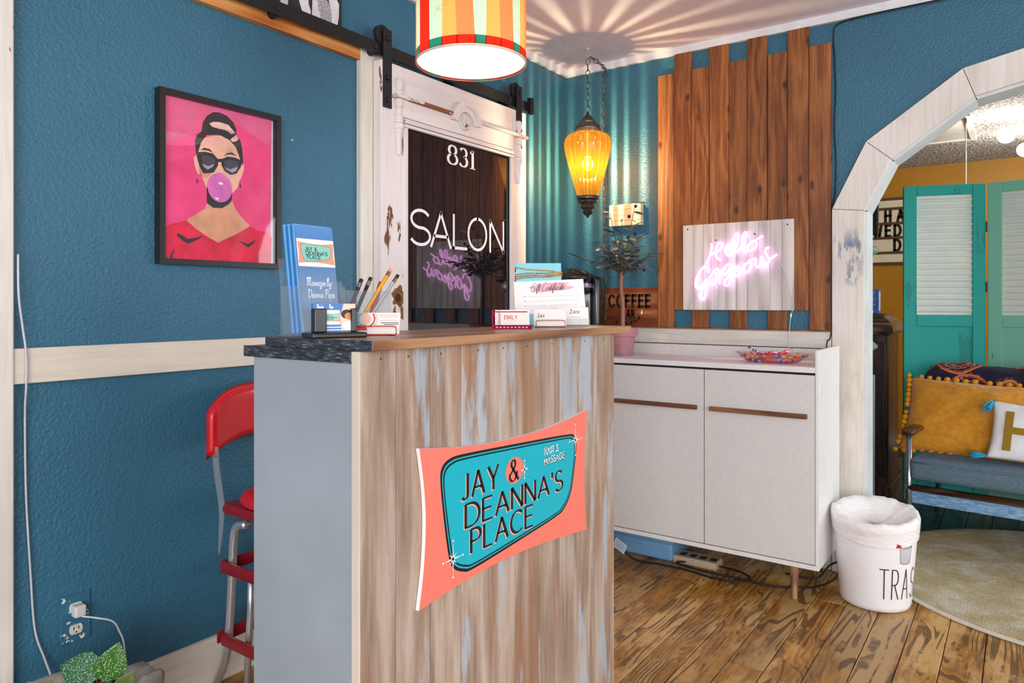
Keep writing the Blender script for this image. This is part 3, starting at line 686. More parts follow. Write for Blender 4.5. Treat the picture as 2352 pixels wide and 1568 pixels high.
# ---- neon sign on a whitewashed board panel
ns = root('neon_sign', 'pink neon sign reading Hello Gorgeous on a whitewashed board', 'neon sign', (-1.108, YB - .024, 1.145))
m_wash = wood('whitewashed_boards', [(.2, '#b3aaa6'), (.45, '#d3ccc8'), (.7, '#e2dcd8')], axis=2, ring=5, rough=.6, var=.06, bump=.2)
bx = [-1.370 + .525 * k / 10 for k in range(11)]
for k in range(10):
    bm = B(); box(bm, bx[k] + .0006, bx[k + 1] - .0006, YB - .038, YB - .024, 1.145, 1.560 + .0, .001, seg=1)
    c = Vector(((bx[k] + bx[k + 1]) / 2, YB - .03, 1.35)); bmesh.ops.translate(bm, vec=-c, verts=bm.verts)
    o = _link('board', finish(bm, 'board', m_wash, False), ns, Matrix.Translation(c)); o.matrix_local = MW[ns.name].inverted() @ Matrix.Translation(c)
NEON=[
[(-0.112, 0.112), (-0.114, 0.082), (-0.122, 0.049), (-0.137, 0.014)] ,
[(-0.12, 0.051), (-0.099, 0.065), (-0.07, 0.08), (-0.058, 0.1), (-0.063, 0.112), (-0.076, 0.11), (-0.087, 0.088), (-0.089, 0.062), (-0.084, 0.04), (-0.063, 0.027)] ,
[(-0.048, 0.07), (-0.027, 0.084), (-0.016, 0.099), (-0.027, 0.105), (-0.041, 0.09), (-0.046, 0.066), (-0.033, 0.051), (-0.012, 0.059), (0.004, 0.088), (0.016, 0.124), (0.015, 0.148), (0.004, 0.148), (-0.004, 0.125), (-0.006, 0.092), (0.0, 0.068), (0.017, 0.069), (0.035, 0.098), (0.05, 0.126), (0.057, 0.149), (0.048, 0.155), (0.037, 0.137), (0.032, 0.101), (0.037, 0.072), (0.05, 0.061), (0.064, 0.073)] ,
[(0.098, 0.109), (0.082, 0.111), (0.064, 0.094), (0.06, 0.076), (0.073, 0.069), (0.095, 0.08), (0.103, 0.1), (0.095, 0.113), (0.13, 0.134)] ,
[(-0.125, -0.03), (-0.131, -0.009), (-0.145, 0.001), (-0.164, -0.014), (-0.182, -0.043), (-0.192, -0.077), (-0.188, -0.1), (-0.172, -0.103), (-0.152, -0.081), (-0.137, -0.061), (-0.139, -0.093), (-0.141, -0.127), (-0.149, -0.151), (-0.162, -0.158), (-0.173, -0.145), (-0.164, -0.119), (-0.145, -0.095), (-0.118, -0.067)] ,
[(-0.099, -0.023), (-0.114, -0.041), (-0.12, -0.067), (-0.114, -0.086), (-0.099, -0.084), (-0.087, -0.06), (-0.091, -0.038), (-0.099, -0.023), (-0.084, -0.011), (-0.076, -0.023), (-0.073, -0.053), (-0.072, -0.084)] ,
[(-0.073, -0.046), (-0.065, -0.025), (-0.046, -0.012)] ,
[(-0.014, -0.001), (-0.029, 0.008), (-0.048, -0.006), (-0.055, -0.029), (-0.046, -0.041), (-0.027, -0.025), (-0.014, -0.001), (-0.014, -0.032), (-0.018, -0.065), (-0.029, -0.087), (-0.042, -0.092), (-0.049, -0.079), (-0.037, -0.057), (-0.012, -0.04), (0.01, -0.022), (0.02, -0.009), (0.011, -0.004), (-0.001, -0.02), (-0.003, -0.04), (0.01, -0.047), (0.032, -0.026)] ,
[(0.064, 0.013), (0.046, 0.004), (0.037, -0.015), (0.042, -0.031), (0.059, -0.029), (0.075, -0.009), (0.075, 0.013), (0.062, 0.018), (0.086, 0.03), (0.098, 0.026), (0.095, 0.005), (0.105, -0.009), (0.118, 0.002), (0.125, 0.043), (0.123, 0.015), (0.13, 0.002), (0.146, 0.01)] ,
[(0.16, 0.079), (0.146, 0.076), (0.143, 0.057), (0.154, 0.035), (0.158, 0.014), (0.149, -0.006), (0.135, -0.008), (0.13, 0.002)] ,
[(0.157, 0.028), (0.174, 0.034), (0.193, 0.048)] ,
]
m_neon = emis('neon_tube_light', (1.0, .46, 1.0, 1), 2.1)
for k, s in enumerate(NEON):
    bm = B(); pts = cat([(-1.108 + u, YB - .052 - .004 * (k % 2), 1.353 + v) for u, v in s], 5)
    tube(bm, [tuple(p) for p in pts], .0050, 8); part('neon_tube', bm, m_neon, ns, True)
m_acr = thin('neon_backer', (1, .97, 1, 1), 1.4, .2, .0, .25)
bm = B()
for s in NEON:
    pts = cat([(u, v, 0) for u, v in s], 3)
    ribbon(bm, [(p.x, p.y) for p in pts], .026, lambda u, v, h=0.0: Vector((-1.108 + u, YB - .044, 1.353 + v)), 0, split=170, ext=.5)
part('acrylic_backer', bm, m_acr, ns, flat=True)
for (x, z) in ((-.872, 1.535), (-1.345, 1.54), (-1.205, 1.48), (-1.02, 1.50)):
    bm = B(); lathe(bm, [(.004, YB - .038), (.0035, YB - .0395), (.0, YB - .040)], 10, (x, 0, z), axis='y', cap=False)
    part('screw', bm, plain('#2a2422', .5), ns)
bm = B(); tube(bm, [tuple(p) for p in cat([(-.918, YB - .046, 1.398), (-.895, YB - .046, 1.35), (-.872, YB - .045, 1.29), (-.862, YB - .045, 1.24), (-.848, YB - .044, 1.19), (-.849, YB - .042, 1.15), (-.858, YB - .046, 1.10), (-.864, YB - .046, 1.0), (-.866, YB - .05, .975)], 5)], .0016, 6); part('cord', bm, plain('#d8d4d6', .4), ns, True)
bm = B(); lathe(bm, [(.0005, -.01), (.004, -.006), (.004, .006), (.0005, .01)], 8, (-.855, YB - .046, 1.122)); part('cord_switch', bm, plain('#f0eef0', .4), ns, True)

# ---- coffee bar sign
cs = root('coffee_sign', 'dark brown wood-look sign lettered COFFEE BAR behind the potted tree', 'sign', (-1.668, YB - .01, 1.0575))
m_csw = wood('coffee_board', [(.2, '#5a2313'), (.45, '#8a4523'), (.65, '#a8683a'), (.85, '#c08a55')], axis=0, ring=5, fine=50, rough=.5, var=.02, dark='#6b2417')
bm = B(); box(bm, -1.813, -1.5155, YB - .012, YB - .002, 1.0575, 1.258, .001, seg=1); part('board', bm, m_csw, cs)
to_cs = lambda u, v, h=0.0: Vector((u, YB - .012 - h, v))
m_ink = plain('#17110f', .6)
bm = B(); write(bm, 'COFFEE', -1.790, 1.160, .058, to_cs, .0006, .0135, wx=.62, sp=.32)
write(bm, 'BAR', -1.712, 1.104, .036, to_cs, .0006, .009, wx=.62, sp=.30)
part('lettering', bm, m_ink, cs, label='black letters COFFEE BAR')
bm = B()
for k, (u, v, a) in enumerate(((-1.745, 1.078, .3), (-1.715, 1.072, .9), (-1.688, 1.074, -.6), (-1.662, 1.077, .7), (-1.640, 1.086, -.2), (-1.618, 1.102, 1.4))):
    flat(bm, [(u + .011 * math.cos(t) * math.cos(a) - .007 * math.sin(t) * math.sin(a), v + .011 * math.cos(t) * math.sin(a) + .007 * math.sin(t) * math.cos(a)) for t in [j * .524 for j in range(12)]], to_cs, .0006 + .0001 * k)
part('coffee_bean_print', bm, m_ink, cs, flat=True)
bm = B(); flat(bm, [(-1.604, 1.118), (-1.598, 1.126), (-1.602, 1.150), (-1.608, 1.126)], to_cs, .0008); part('spoon_print', bm, plain('#f3eee6', .5), cs, flat=True)

# ---- chime box
cb = root('chime_box', 'cream plastic chime box on back wall behind the olive branches', 'wall box', (-1.69, YB, 1.577))
m_cream = plain('#e6d6b4', .5, var=.03)
bm = B(); box(bm, -1.779, -1.597, YB - .036, YB, 1.580, 1.692, .004); part('housing', bm, m_cream, cb)
for z in (1.607, 1.635, 1.664):
    bm = B(); box(bm, -1.775, -1.601, YB - .0372, YB - .036, z, z + .0022); part('groove_line', bm, plain('#b7a27d', .6), cb)
# ---- black cord up the wall
bm = B()
tube(bm, [tuple(p) for p in cat([(.35, YB - .03, 2.412), (.0, YB - .03, 2.413), (-.30, YB - .03, 2.412), (-.55, YB - .028, 2.412), (-.665, YB - .012, 2.405), (-.684, YB - .006, 2.36), (-.680, YB - .006, 2.25), (-.676, YB - .006, 2.1), (-.681, YB - .006, 1.95), (-.674, YB - .006, 1.8), (-.678, YB - .006, 1.66)], 5)], .0032, 6)
tube(bm, [tuple(p) for p in cat([(-.678, YB - .006, 1.66), (-.689, YB - .020, 1.56), (-.688, YB - .027, 1.35), (-.689, YB - .027, 1.15), (-.688, YB - .028, 1.06), (-.694, YB - .032, 1.02), (-.705, YB - .05, .97), (-.71, YB - .06, .6), (-.71, YB - .06, .2), (-.72, YB - .08, .004)], 5)], .0032, 6)
single('black_wall_cord', bm, plain('#141315', .5), 'black cord running down the wall between planks and arch', 'cord', (-.68, YB, .02), True)

# ================================================================== reception counter
XF, YC0, YC1, ZT = -.952, .882, 1.848, 1.113
ct = root('reception_counter', 'reception counter with weathered plank front, grey side and dark-edged wooden top', 'counter', (-1.10, 1.36, 0))
def washed(name):
    n = NT(name); c = n.obj(1.0)
    st = n.vmath('MULTIPLY', c, (1, 1, .08)); fine = n.noise(st, 75, 5, .65)
    ringv = n.math('MULTIPLY_ADD', n.math('SINE', n.math('MULTIPLY', n.noise(n.vmath('MULTIPLY', c, (1, 1, .12)), 6, 1.5), 40)), .5, .5)
    col = n.ramp(n.math('ADD', n.math('MULTIPLY', fine, .7), n.math('MULTIPLY', ringv, .25)), [(.25, '#85705f'), (.45, '#a58f7d'), (.62, '#b8a797'), (.85, '#c3b7ac')])
    a = n.noise(n.vmath('MULTIPLY', c, (1, 1, .18)), 7.5, 5, .62)
    col = n.mix(n.ramp(a, [(.50, 0.0), (.62, .62)]), col, S('#9c6b45'))
    b = n.noise(n.vmath('ADD', n.vmath('MULTIPLY', c, (1, 1, .16)), (7.3, 2.1, 4.4)), 8.5, 6, .66)
    col = n.mix(n.ramp(b, [(.55, 0.0), (.60, .78)]), col, S('#aab6c1'))
    v = n.new('ShaderNodeTexVoronoi'); n.put(v.inputs['Vector'], n.vmath('MULTIPLY', c, (1, 7, 3))); v.inputs['Scale'].default_value = 1.0
    col = n.mix(n.ramp(v.outputs[0], [(.02, .6), (.10, 0.0)]), col, S('#7b675a'))
    r = n.new('ShaderNodeObjectInfo').outputs['Random']
    hs = n.new('ShaderNodeHueSaturation'); n.put(hs.inputs['Value'], n.math('MULTIPLY_ADD', r, .16, .92)); n.put(hs.inputs['Color'], col)
    n.base(hs.outputs[0]); n.set(Roughness=.6); n.bump(fine, .25, .0015)
    return n.m
m_wash2 = washed('weathered_front_boards')
yb = [YC0, .971, 1.066, 1.162, 1.260, 1.356, 1.456, 1.552, 1.648, 1.745, YC1]
for k in range(10):
    bm = B(); box(bm, XF - .020, XF, yb[k] + .0007, yb[k + 1] - .0007, .0, 1.0935, .0012, seg=1)
    c = Vector((XF - .01, (yb[k] + yb[k + 1]) / 2, .55)); bmesh.ops.translate(bm, vec=-c, verts=bm.verts)
    o = _link('front_board', finish(bm, 'front_board', m_wash2, False), ct, Matrix.Translation(c)); o.matrix_local = MW[ct.name].inverted() @ Matrix.Translation(c)
bm = B(); box(bm, XF - .0195, XF - .0005, YC0 - .003, YC0 + .0004, 0, 1.0930, .0005, seg=1)
part('edge_strip', bm, distressed('edge_wood', '#d9cbbb', '#b98a5c', .54, 6, 2), ct)
m_grey = plain('#9aa1a7', .42, var=.04, scale=5, bump=.05, bscale=200)
def cbox(nm, m, *a, bev=.001):
    bm = B(); box(bm, *a, bev, seg=1); return part(nm, bm, m, ct)
cbox('side_panel', m_grey, -1.262, XF - .0205, YC0 + .001, YC0 + .021, 0, 1.072)
cbox('side_panel', m_grey, -1.262, XF - .0205, YC1 - .021, YC1 - .001, 0, 1.072)
for z in (.06, .40, .74): cbox('shelf', m_grey, -1.255, XF - .0205, YC0 + .022, YC1 - .022, z, z + .019)
m_top = wood('counter_top_wood', [(.25, '#6b4630'), (.5, '#946542'), (.75, '#b58a63')], axis=1, ring=5, fine=60, rough=.32, var=.03)
n = NT('blackened_end'); c = n.obj(); f = n.noise(n.vmath('MULTIPLY', c, (1, 1, 6)), 45, 5, .7)
n.base(n.ramp(f, [(.42, '#1f2226'), (.58, '#41464d'), (.68, '#8d949b')])); n.set(Roughness=.45); m_blackend = n.m
cbox('counter_top', m_top, -1.225, -.927, .8865, 1.906, 1.0945, ZT, bev=.0015)
cbox('lower_top', m_top, -1.289, -.976, .8815, 1.86, 1.0725, 1.0935, bev=.0015)
cbox('end_cap', m_blackend, -1.2255, -.9265, .8835, .8863, 1.094, ZT + .0003, bev=.0004)
cbox('end_cap', m_blackend, -1.2895, -.9755, .8785, .8813, 1.072, 1.094, bev=.0004)
bm = B()
for k in range(10):
    for dz in (1.078,):
        lathe(bm, [(.0022, XF), (.0016, XF + .0006), (.0, XF + .0007)], 8, (0, (yb[k] + yb[k + 1]) / 2 + random.uniform(-.02, .02), dz), axis='x', cap=False)
nl = part('nail_heads', bm, plain('#2a2725', .5), ct); nl['kind'] = 'stuff'

# ---- shaped business sign on the counter front
sg = root('business_sign', 'coral sign with turquoise panel lettered JAY & DEANNA\'S PLACE on the counter front', 'sign', (XF, 1.345, .58))
to_sg = lambda u, v, h=0.0: Vector((XF + .001 + h, u, v))
tops = cat([(1.023, .901), (1.148, .884), (1.297, .874), (1.472, .876), (1.676, .896)], 6); rig = cat([(1.676, .896), (1.662, .81), (1.658, .722), (1.663, .644), (1.672, .581)], 6)
bot = cat([(1.672, .581), (1.472, .601), (1.297, .609), (1.148, .604), (1.022, .591)], 6); lef = cat([(1.022, .591), (1.036, .672), (1.041, .757), (1.036, .827), (1.023, .901)], 6)
ring = [(p[0], p[1]) for p in tops[:-1] + rig[:-1] + bot[:-1] + lef[:-1]]
m_coral = plain('#f77f6c', .45, var=.01); m_turq = plain('#0db4c6', .42, var=.01); m_wht = plain('#f4f4f6', .5, var=.01); m_blk = plain('#151417', .45, var=.02); m_peach = plain('#f2b7a6', .45, var=.01)
bm = B(); prism(bm, ring, to_sg, 0, .009, 0, 1); part('sign_board', bm, [m_coral, m_wht], sg)
bl = [(1.084, .822), (1.088, .852), (1.112, .866), (1.162, .868), (1.349, .859), (1.566, .847), (1.606, .838), (1.617, .811), (1.606, .75), (1.589, .696), (1.556, .663), (1.513, .651), (1.34, .634), (1.192, .622), (1.155, .626), (1.123, .643), (1.109, .672), (1.095, .743)]
blc = [(p[0], p[1]) for p in cat(bl, 5, True)]
def inset(poly, s):
    cx = 1.35; cy = .745; return [(cx + (u - cx) * (1 - s / .27), cy + (v - cy) * (1 - s / .12)) for u, v in poly]
bm = B(); flat(bm, blc, to_sg, .0092, 0); part('panel_border', bm, m_blk, sg, flat=True)
bm = B(); flat(bm, inset(blc, .0055), to_sg, .0094, 0); flat(bm, inset(blc, .0085), to_sg, .0096, 1); flat(bm, inset(blc, .0120), to_sg, .0098, 0)
part('turquoise_panel', bm, [m_turq, m_blk], sg, flat=True)
bm = B(); flat(bm, ell(1.339, .800, .035, .030), to_sg, .0100); part('ampersand_disc', bm, m_coral, sg, flat=True)
bm = B()
for (mi, du, dv, hh_) in ((0, -.0028, -.0022, .0102), (1, 0, 0, .0104)):
    k = dict(wmin=.0028, tilt=.25, mi=mi)
    for s_, u, v, h, wx, sp in (('JAY', 1.150, .774, .052, 1.0, .28), ("DEANNA'S", 1.162, .714, .048, 1.25, .27), ('PLACE', 1.180, .657, .049, 1.16, .26)):
        write(bm, s_, u + du, v + dv, h, to_sg, hh_, .0085, wx, sp, **k)
write(bm, '&', 1.318, .777, .047, to_sg, .0104, .0075, .95, .2, wmin=.0022, tilt=.25, mi=1)
for (mi, du, dv, hh_) in ((1, .0018, -.0018, .0102), (2, 0, 0, .0104)):
    write(bm, 'HAIR &', 1.463, .8135, .0165, to_sg, hh_, .0024, .85, .22, mi=mi); 
    for (a, b) in ((1, 1),): write(bm, 'MASSAGE', 1.463 + du, .7895 + dv, .0165, to_sg, hh_, .0024, .85, .22, mi=mi)
part('lettering', bm, [m_peach, m_blk, m_wht], sg, flat=True, label="black lettering JAY & DEANNA'S PLACE HAIR & MASSAGE")
for (u, v, ru, rv) in ((1.121, .662, .031, .037), (1.609, .827, .030, .039), (1.377, .795, .010, .020)):
    bm = B()
    for k in range(8):
        a = k * math.pi / 4; L = (ru, rv)[k % 4 == 2] if k % 2 == 0 else ru * .55
        if k % 4 == 2: L = rv
        p = (u + L * math.cos(a), v + L * math.sin(a)); q = Vector((-math.sin(a), math.cos(a))) * .0022
        f = bm.faces.new([bm.verts.new(to_sg(u + q.x, v + q.y, .0108)), bm.verts.new(to_sg(u - q.x, v - q.y, .0108)), bm.verts.new(to_sg(p[0], p[1], .0108))])
        if k % 2 == 0: flat(bm, ell(p[0], p[1], .0024, .0024, 10), to_sg, .0109)
    part('starburst', bm, m_wht, sg, flat=True)

# ================================================================== things on the counter top
def tilted(t, y0=0.0, z0=0.0):
    s_, c_ = math.sin(t), math.cos(t)
    return lambda u, v, h=0.0: Vector((u, y0 + v * s_ - h * c_, z0 + v * c_ + h * s_))
def slab(bm, u0, u1, v0, v1, to3, h0, h1, mi=0): prism(bm, [(u0, v0), (u1, v0), (u1, v1), (u0, v1)], to3, h0, h1, mi)
def logo(bm, u, v, w, to3, h, mi0):   # small printed copy of the sign: coral(0) mint(1) ink(2)
    s_ = w / .65
    f = lambda p: (u + (p[0] - 1.35) * s_, v + (p[1] - .745) * s_)
    flat(bm, [f(p) for p in ring[::3]], to3, h, mi0); flat(bm, [f(p) for p in inset(blc, -.004)[::3]], to3, h + .0001, mi0 + 2); flat(bm, [f(p) for p in blc[::3]], to3, h + .0002, mi0 + 1)
    for s2, a, b, hh2, wx, sp in (('JAY &', 1.150, .774, .052, 1.0, .28), ("DEANNA'S", 1.162, .714, .048, 1.25, .27), ('PLACE', 1.180, .657, .049, 1.16, .26)):
        write(bm, s2, u + (a - 1.35) * s_, v + (b - .745) * s_, hh2 * s_, to3, h + .0003, .0085 * s_, wx, sp, mi=mi0 + 2)
m_mint = plain('#8fd3c2', .5, var=.01); m_lcoral = plain('#f4a283', .5, var=.01)
m_clear = thin('clear_acrylic', (.96, .97, .98, 1), 1.5, .02, .05)
hd = root('brochure_holder', 'clear acrylic brochure holder with a pen pocket at left end of counter', 'holder', (-1.150, .962, ZT), math.radians(90))
t_ = math.radians(7.5); fr_ = tilted(t_, -.004, .006)
bm = B()
slab(bm, -.056, .056, 0, .105, fr_, .004, .006); part('front_wall', bm, m_clear, hd, local=True)
bm = B(); slab(bm, -.056, .056, 0, .15, tilted(t_, .046, .006), 0, .002); part('back_wall', bm, m_clear, hd, local=True)
for u in (-.057, .0555):
    bm = B(); box(bm, u, u + .0015, -.006, .056, .001, .100); part('side_wall', bm, m_clear, hd, local=True)
bm = B(); box(bm, -.057, .057, -.020, .062, 0.0, .003, .0005); part('base', bm, m_clear, hd, local=True)
for (x0, x1, y0_, y1_) in ((.060, .185, -.012, -.010), (.060, .185, .050, .052), (.060, .062, -.010, .050), (.183, .185, -.010, .050)):
    bm = B(); box(bm, x0, x1, y0_, y1_, .0, .093); part('pocket_wall', bm, m_clear, hd, local=True)
bm = B(); box(bm, .060, .185, -.012, .052, 0, .002); part('pocket_floor', bm, m_clear, hd, local=True)
# brochures
n = NT('brochure_blue'); g = n.sep(n.obj())[2]
n.base(n.ramp(n.math('DIVIDE', g, .22), [(0.0, '#b9c6cf'), (.35, '#7e9fbf'), (.75, '#4f7fb4'), (1.0, '#5f94cf')])); n.set(Roughness=.4); m_broch = n.m
m_bedge = [plain('#2c7fc4', .5, var=.05), plain('#8fbce4', .5, var=.05), plain('#3f93d6', .5, var=.05)]
for k in range(9):
    top = (k == 0)
    b_ = root('brochure', 'front blue brochure printed Massages by Deanna Pape' if top else 'blue folded brochure in the stack behind the front one', 'brochure', (-1.150, .962, ZT), math.radians(90), 'brochures in the clear holder')
    f = tilted(t_ + .0 * k, -.004 + .0047 * k, .0075)
    bm = B(); slab(bm, -.0465 + .0006 * (k % 3), .0465, 0, .216 + .0015 * ((k * 7) % 3), f, -.0036, .0, 0); part('sheet', bm, [m_broch if top else m_bedge[k % 3]], b_, local=True)
    if top:
        bm = B(); slab(bm, -.0468, .0463, .133, .189, f, .0001, .0003, 3)
        logo(bm, 0, .161, .0915, f, .0005, 0)
        script(bm, 'Massages by:', -.032, .094, .0170, f, .0005, .0019, .82, 3)
        script(bm, 'Deanna Pape', -.031, .070, .0170, f, .0005, .0019, .82, 3)
        part('print', bm, [m_lcoral, m_mint, m_blk, m_wht], b_, local=True, flat=True)
# pens and pencils
def pencil(nm, lab, a, b, r, body, tip, end, cat_='pencil'):
    p, q = Vector(a), Vector(b); d = (q - p).normalized(); L = (q - p).length
    o = root(nm, lab, cat_, a, 0, 'pens in the clear pocket')
    bm = B(); tube(bm, [p + d * .012, q - d * .022], r, 6 if cat_ == 'pencil' else 10); part('barrel', bm, plain(body, .35), o, 40)
    bm = B(); tube(bm, [p, p + d * .012], [r * .2, r], 6); part('tip', bm, plain(tip, .5), o, 40)
    bm = B(); tube(bm, [q - d * .022, q - d * .010], r * 1.08, 10); part('ferrule', bm, plain('#c8a25a' if nm == 'pencil' else '#b9bcc0', .25, 1.0), o, 40)
    bm = B(); tube(bm, [q - d * .010, q], r, 10); part('end_cap', bm, plain(end, .6), o, 40)
PXp = -1.150
pencil('pencil', 'yellow wooden pencil leaning in the clear pocket', (PXp + .010, 1.035, ZT + .004), (PXp + .005, 1.152, ZT + .142), .0042, '#e9a61f', '#e8c79a', '#e8a08a')
pencil('pencil', 'silver grey pencil leaning beside the yellow pencil', (PXp + .014, 1.050, ZT + .004), (PXp + .018, 1.160, ZT + .128), .0038, '#a9abb0', '#d9c2a0', '#1c1b1d')
pencil('pen', 'slim black pen leaning behind the yellow pencil', (PXp - .012, 1.040, ZT + .004), (PXp - .024, 1.118, ZT + .122), .0042, '#222124', '#3a393c', '#1a1a1b', 'pen')
pencil('pen', 'short black pen leftmost in the clear pocket', (PXp - .022, 1.030, ZT + .004), (PXp - .034, 1.100, ZT + .118), .0045, '#2b2a2c', '#3a393c', '#1a1a1b', 'pen')
pencil('pen', 'red marker at the right side of the clear pocket', (PXp - .004, 1.085, ZT + .004), (PXp - .010, 1.136, ZT + .112), .0055, '#d8452f', '#d8452f', '#b9321f', 'pen')
# black card holder with blue massage cards
bk = root('card_holder', 'black stepped card holder with blue massage cards', 'card holder', (-1.084, .936, ZT), math.radians(70))
m_bp = plain('#17181b', .3, var=.1)
bm = B(); box(bm, -.053, .056, -.032, .032, 0, .0105, .003); part('base', bm, m_bp, bk, local=True)
bm = B(); box(bm, -.042, -.018, -.012, .010, .0105, .056, .002); part('clip', bm, m_bp, bk, local=True)
bm = B(); box(bm, .033, .044, -.010, .010, .0105, .056, .002); part('clip', bm, m_bp, bk, local=True)
for k in range(4):
    c_ = root('business_card', 'front blue business card with a massage photograph' if k == 0 else 'blue business card stacked behind the front one in black holder', 'business card', (-1.084, .936, ZT), math.radians(70), 'cards in black holder')
    f = tilted(.10, -.004 + .0022 * k, .011)
    bm = B(); slab(bm, -.041, .043, 0, .055, f, -.0016, 0); part('sheet', bm, plain('#3f78b5', .4, var=.12, scale=30), c_, local=True)
    if k == 0:
        bm = B(); slab(bm, -.022, .012, .014, .042, f, .0001, .0002, 3); logo(bm, -.005, .028, .036, f, .0003, 0)
        script(bm, 'Deanna', -.034, .0455, .008, f, .0004, .001, .6, 3); script(bm, 'Pape', -.010, .0455, .008, f, .0004, .001, .6, 3)
        for z in (.003, .008): slab(bm, -.018, .016, z, z + .0018, f, .0003, .0004, 3)
        flat(bm, [(.014, .002), (.042, .002), (.044, .054), (.020, .054), (.012, .030)], f, .0003, 4)
        flat(bm, ell(.026, .034, .012, .009), f, .0005, 5); flat(bm, ell(.030, .030, .009, .007), f, .0006, 6); flat(bm, ell(.028, .012, .012, .009), f, .0006, 3)
        part('print', bm, [m_lcoral, m_mint, m_blk, m_wht, plain('#f0cdb0', .5), plain('#3a1f18', .5), plain('#d08a5f', .5)], c_, local=True, flat=True)
# reclined card rests: wire rest with white cards, pink rest, copper rest
def rest(nm, lab, loc, rz, wire, paper, ncards, rec, kind, edge=None):
    h = root(nm, lab, 'card holder', loc, rz); f = tilted(rec, -.012, .004)
    bm = B()
    if kind == 'wire':
        m = plain(wire, .3, .8)
        tube(bm, [tuple(p) for p in cat([(-.037, -.024, .002), (-.039, -.0245, .014), (-.034, -.024, .019), (.0, -.024, .0195), (.034, -.024, .019), (.039, -.0245, .014), (.037, -.024, .002), (.02, -.016, .002), (-.02, -.016, .002)], 4, True)], .0012, 6, True); part('front_wire', bm, m, h, True, local=True)
        for u in (-.030, .030):
            bm = B(); tube(bm, [(u, -.022, .0016), (u, .030, .0016), (u, .018, .040)], .0012, 6); part('back_wire', bm, m, h, True, local=True)
    else:
        m = plain(wire, .35); m2 = plain('#e58aa8', .4)
        for u in (-.052, -.034):
            bm = B(); prism(bm, [(-.022, 0), (.034, 0), (.010, .048)], lambda a, b, hh=0.0, u=u: Vector((u + hh, a, b)), 0, .003); part('side_panel', bm, m if u < -.04 else m2, h, local=True)
        bm = B(); slab(bm, -.050, .040, 0, .050, tilted(-.5, .034, 0), -.0015, 0); part('back_panel', bm, m, h, local=True)
        bm = B(); slab(bm, -.050, .050, .0, .013, tilted(-.75, -.026, .001), 0, .002); part('front_ledge', bm, m, h, local=True)
        bm = B(); fl_ = tilted(-.75, -.026, .001)
        for k in range(9): flat(bm, [(-.040 + k * .0095 + a, .0065 + b) for a, b in ell(0, 0, .0036, .0026, 6)], fl_, .0024)
        part('cut_out_pattern', bm, m_wht, h, local=True, flat=True)
    return h, f
def cards(loc, rz, f, ncards, lab0, labn, group, paper, printer, mats, u0=0.0):
    for k in range(ncards):
        c_ = root('business_card', lab0 if k == 0 else labn, 'business card', loc, rz, group)
        bm = B(); slab(bm, u0 - .0445, u0 + .0445, 0, .052, f, -.002 * k - .0017, -.002 * k); part('sheet', bm, paper, c_, local=True)
        if k == 0:
            bm = B(); printer(bm, f); part('print', bm, mats, c_, local=True, flat=True)
m_paper = plain('#efe9e2', .55, var=.015); m_inkg = plain('#4a4546', .6)
L1 = (-1.078, 1.046, ZT); R1 = math.radians(40)
h, f = rest('card_rest', 'small red-rimmed rest of white portrait cards beside black card holder', L1, R1, '#b4382c', None, 4, .62, 'wire')
def pr(bm, f):
    flat(bm, [(-.044, .020), (-.030, .012), (-.018, .030), (-.022, .051), (-.044, .051)], f, .0002, 0)
    flat(bm, ell(-.026, .036, .012, .014), f, .0003, 1)
    ribbon(bm, arc(-.028, .036, .021, .021, -70, 40, 12), .003, f, .0004, 2, ext=0); ribbon(bm, arc(-.028, .036, .026, .026, -60, 35, 12), .0008, f, .0004, 3, ext=0)
    flat(bm, [(-.044, .008), (-.020, .008), (-.024, .019), (-.044, .021)], f, .0003, 2)
    for v, a in ((.045, .0), (.041, .004), (.032, .003)): slab(bm, -.0 + a, .040, v, v + .0013, f, .0002, .0003, 4)
    for v, a in ((.026, .006), (.022, .012)): slab(bm, a, .042, v, v + .0016, f, .0002, .0003, 5)
cards(L1, R1, f, 4, 'front white card with a portrait and red curve', 'white card stacked behind the portrait card', 'cards in red-rimmed rest', m_paper, pr, [plain('#6fb1b8', .5), plain('#eec3ab', .5), plain('#d8433a', .5), plain('#5fa39a', .5), plain('#d9b9a8', .5), m_inkg])
L2 = (-1.082, 1.528, ZT); R2 = math.radians(37)
h, f = rest('card_easel', 'deep pink cut-out card easel on right half of the counter', L2, R2, '#b7184a', None, 4, .55, 'pink')
def pr(bm, f): write(bm, 'EMILY', -.020, .024, .0105, f, .0002, .0022, .72, .3, mi=0); slab(bm, -.010, .012, .018, .0186, f, .0002, .0003, 0)
cards(L2, R2, f, 4, 'front cream card printed EMILY in pink', 'cream card stacked behind the EMILY card', 'cards in pink easel', m_paper, pr, [plain('#dd8f8c', .5)])
L3 = (-1.055, 1.668, ZT); R3 = math.radians(37)
h, f = rest('card_rest', 'copper wire rest with cards printed JAY', L3, R3, '#9a6a58', None, 4, .50, 'wire')
def pr(bm, f): write(bm, 'J', -.034, .026, .0125, f, .0002, .0018, .8, .2); write(bm, 'AY', -.0265, .026, .0085, f, .0002, .0014, .8, .2)
cards(L3, R3, f, 4, 'front cream card printed JAY', 'cream card stacked behind the JAY card', 'cards in copper rest', m_paper, pr, [m_inkg])
L4 = (-1.045, 1.775, ZT); R4 = math.radians(37)
zh = root('card_stand', 'clear acrylic card stand with the ZACH card', 'card holder', L4, R4); f = tilted(.28, -.008, .004)
bm = B(); box(bm, -.048, .048, -.020, .022, 0, .002); part('base', bm, m_clear, zh, local=True)
bm = B(); slab(bm, -.048, .048, 0, .05, f, -.011, -.0095); part('back_wall', bm, m_clear, zh, local=True)
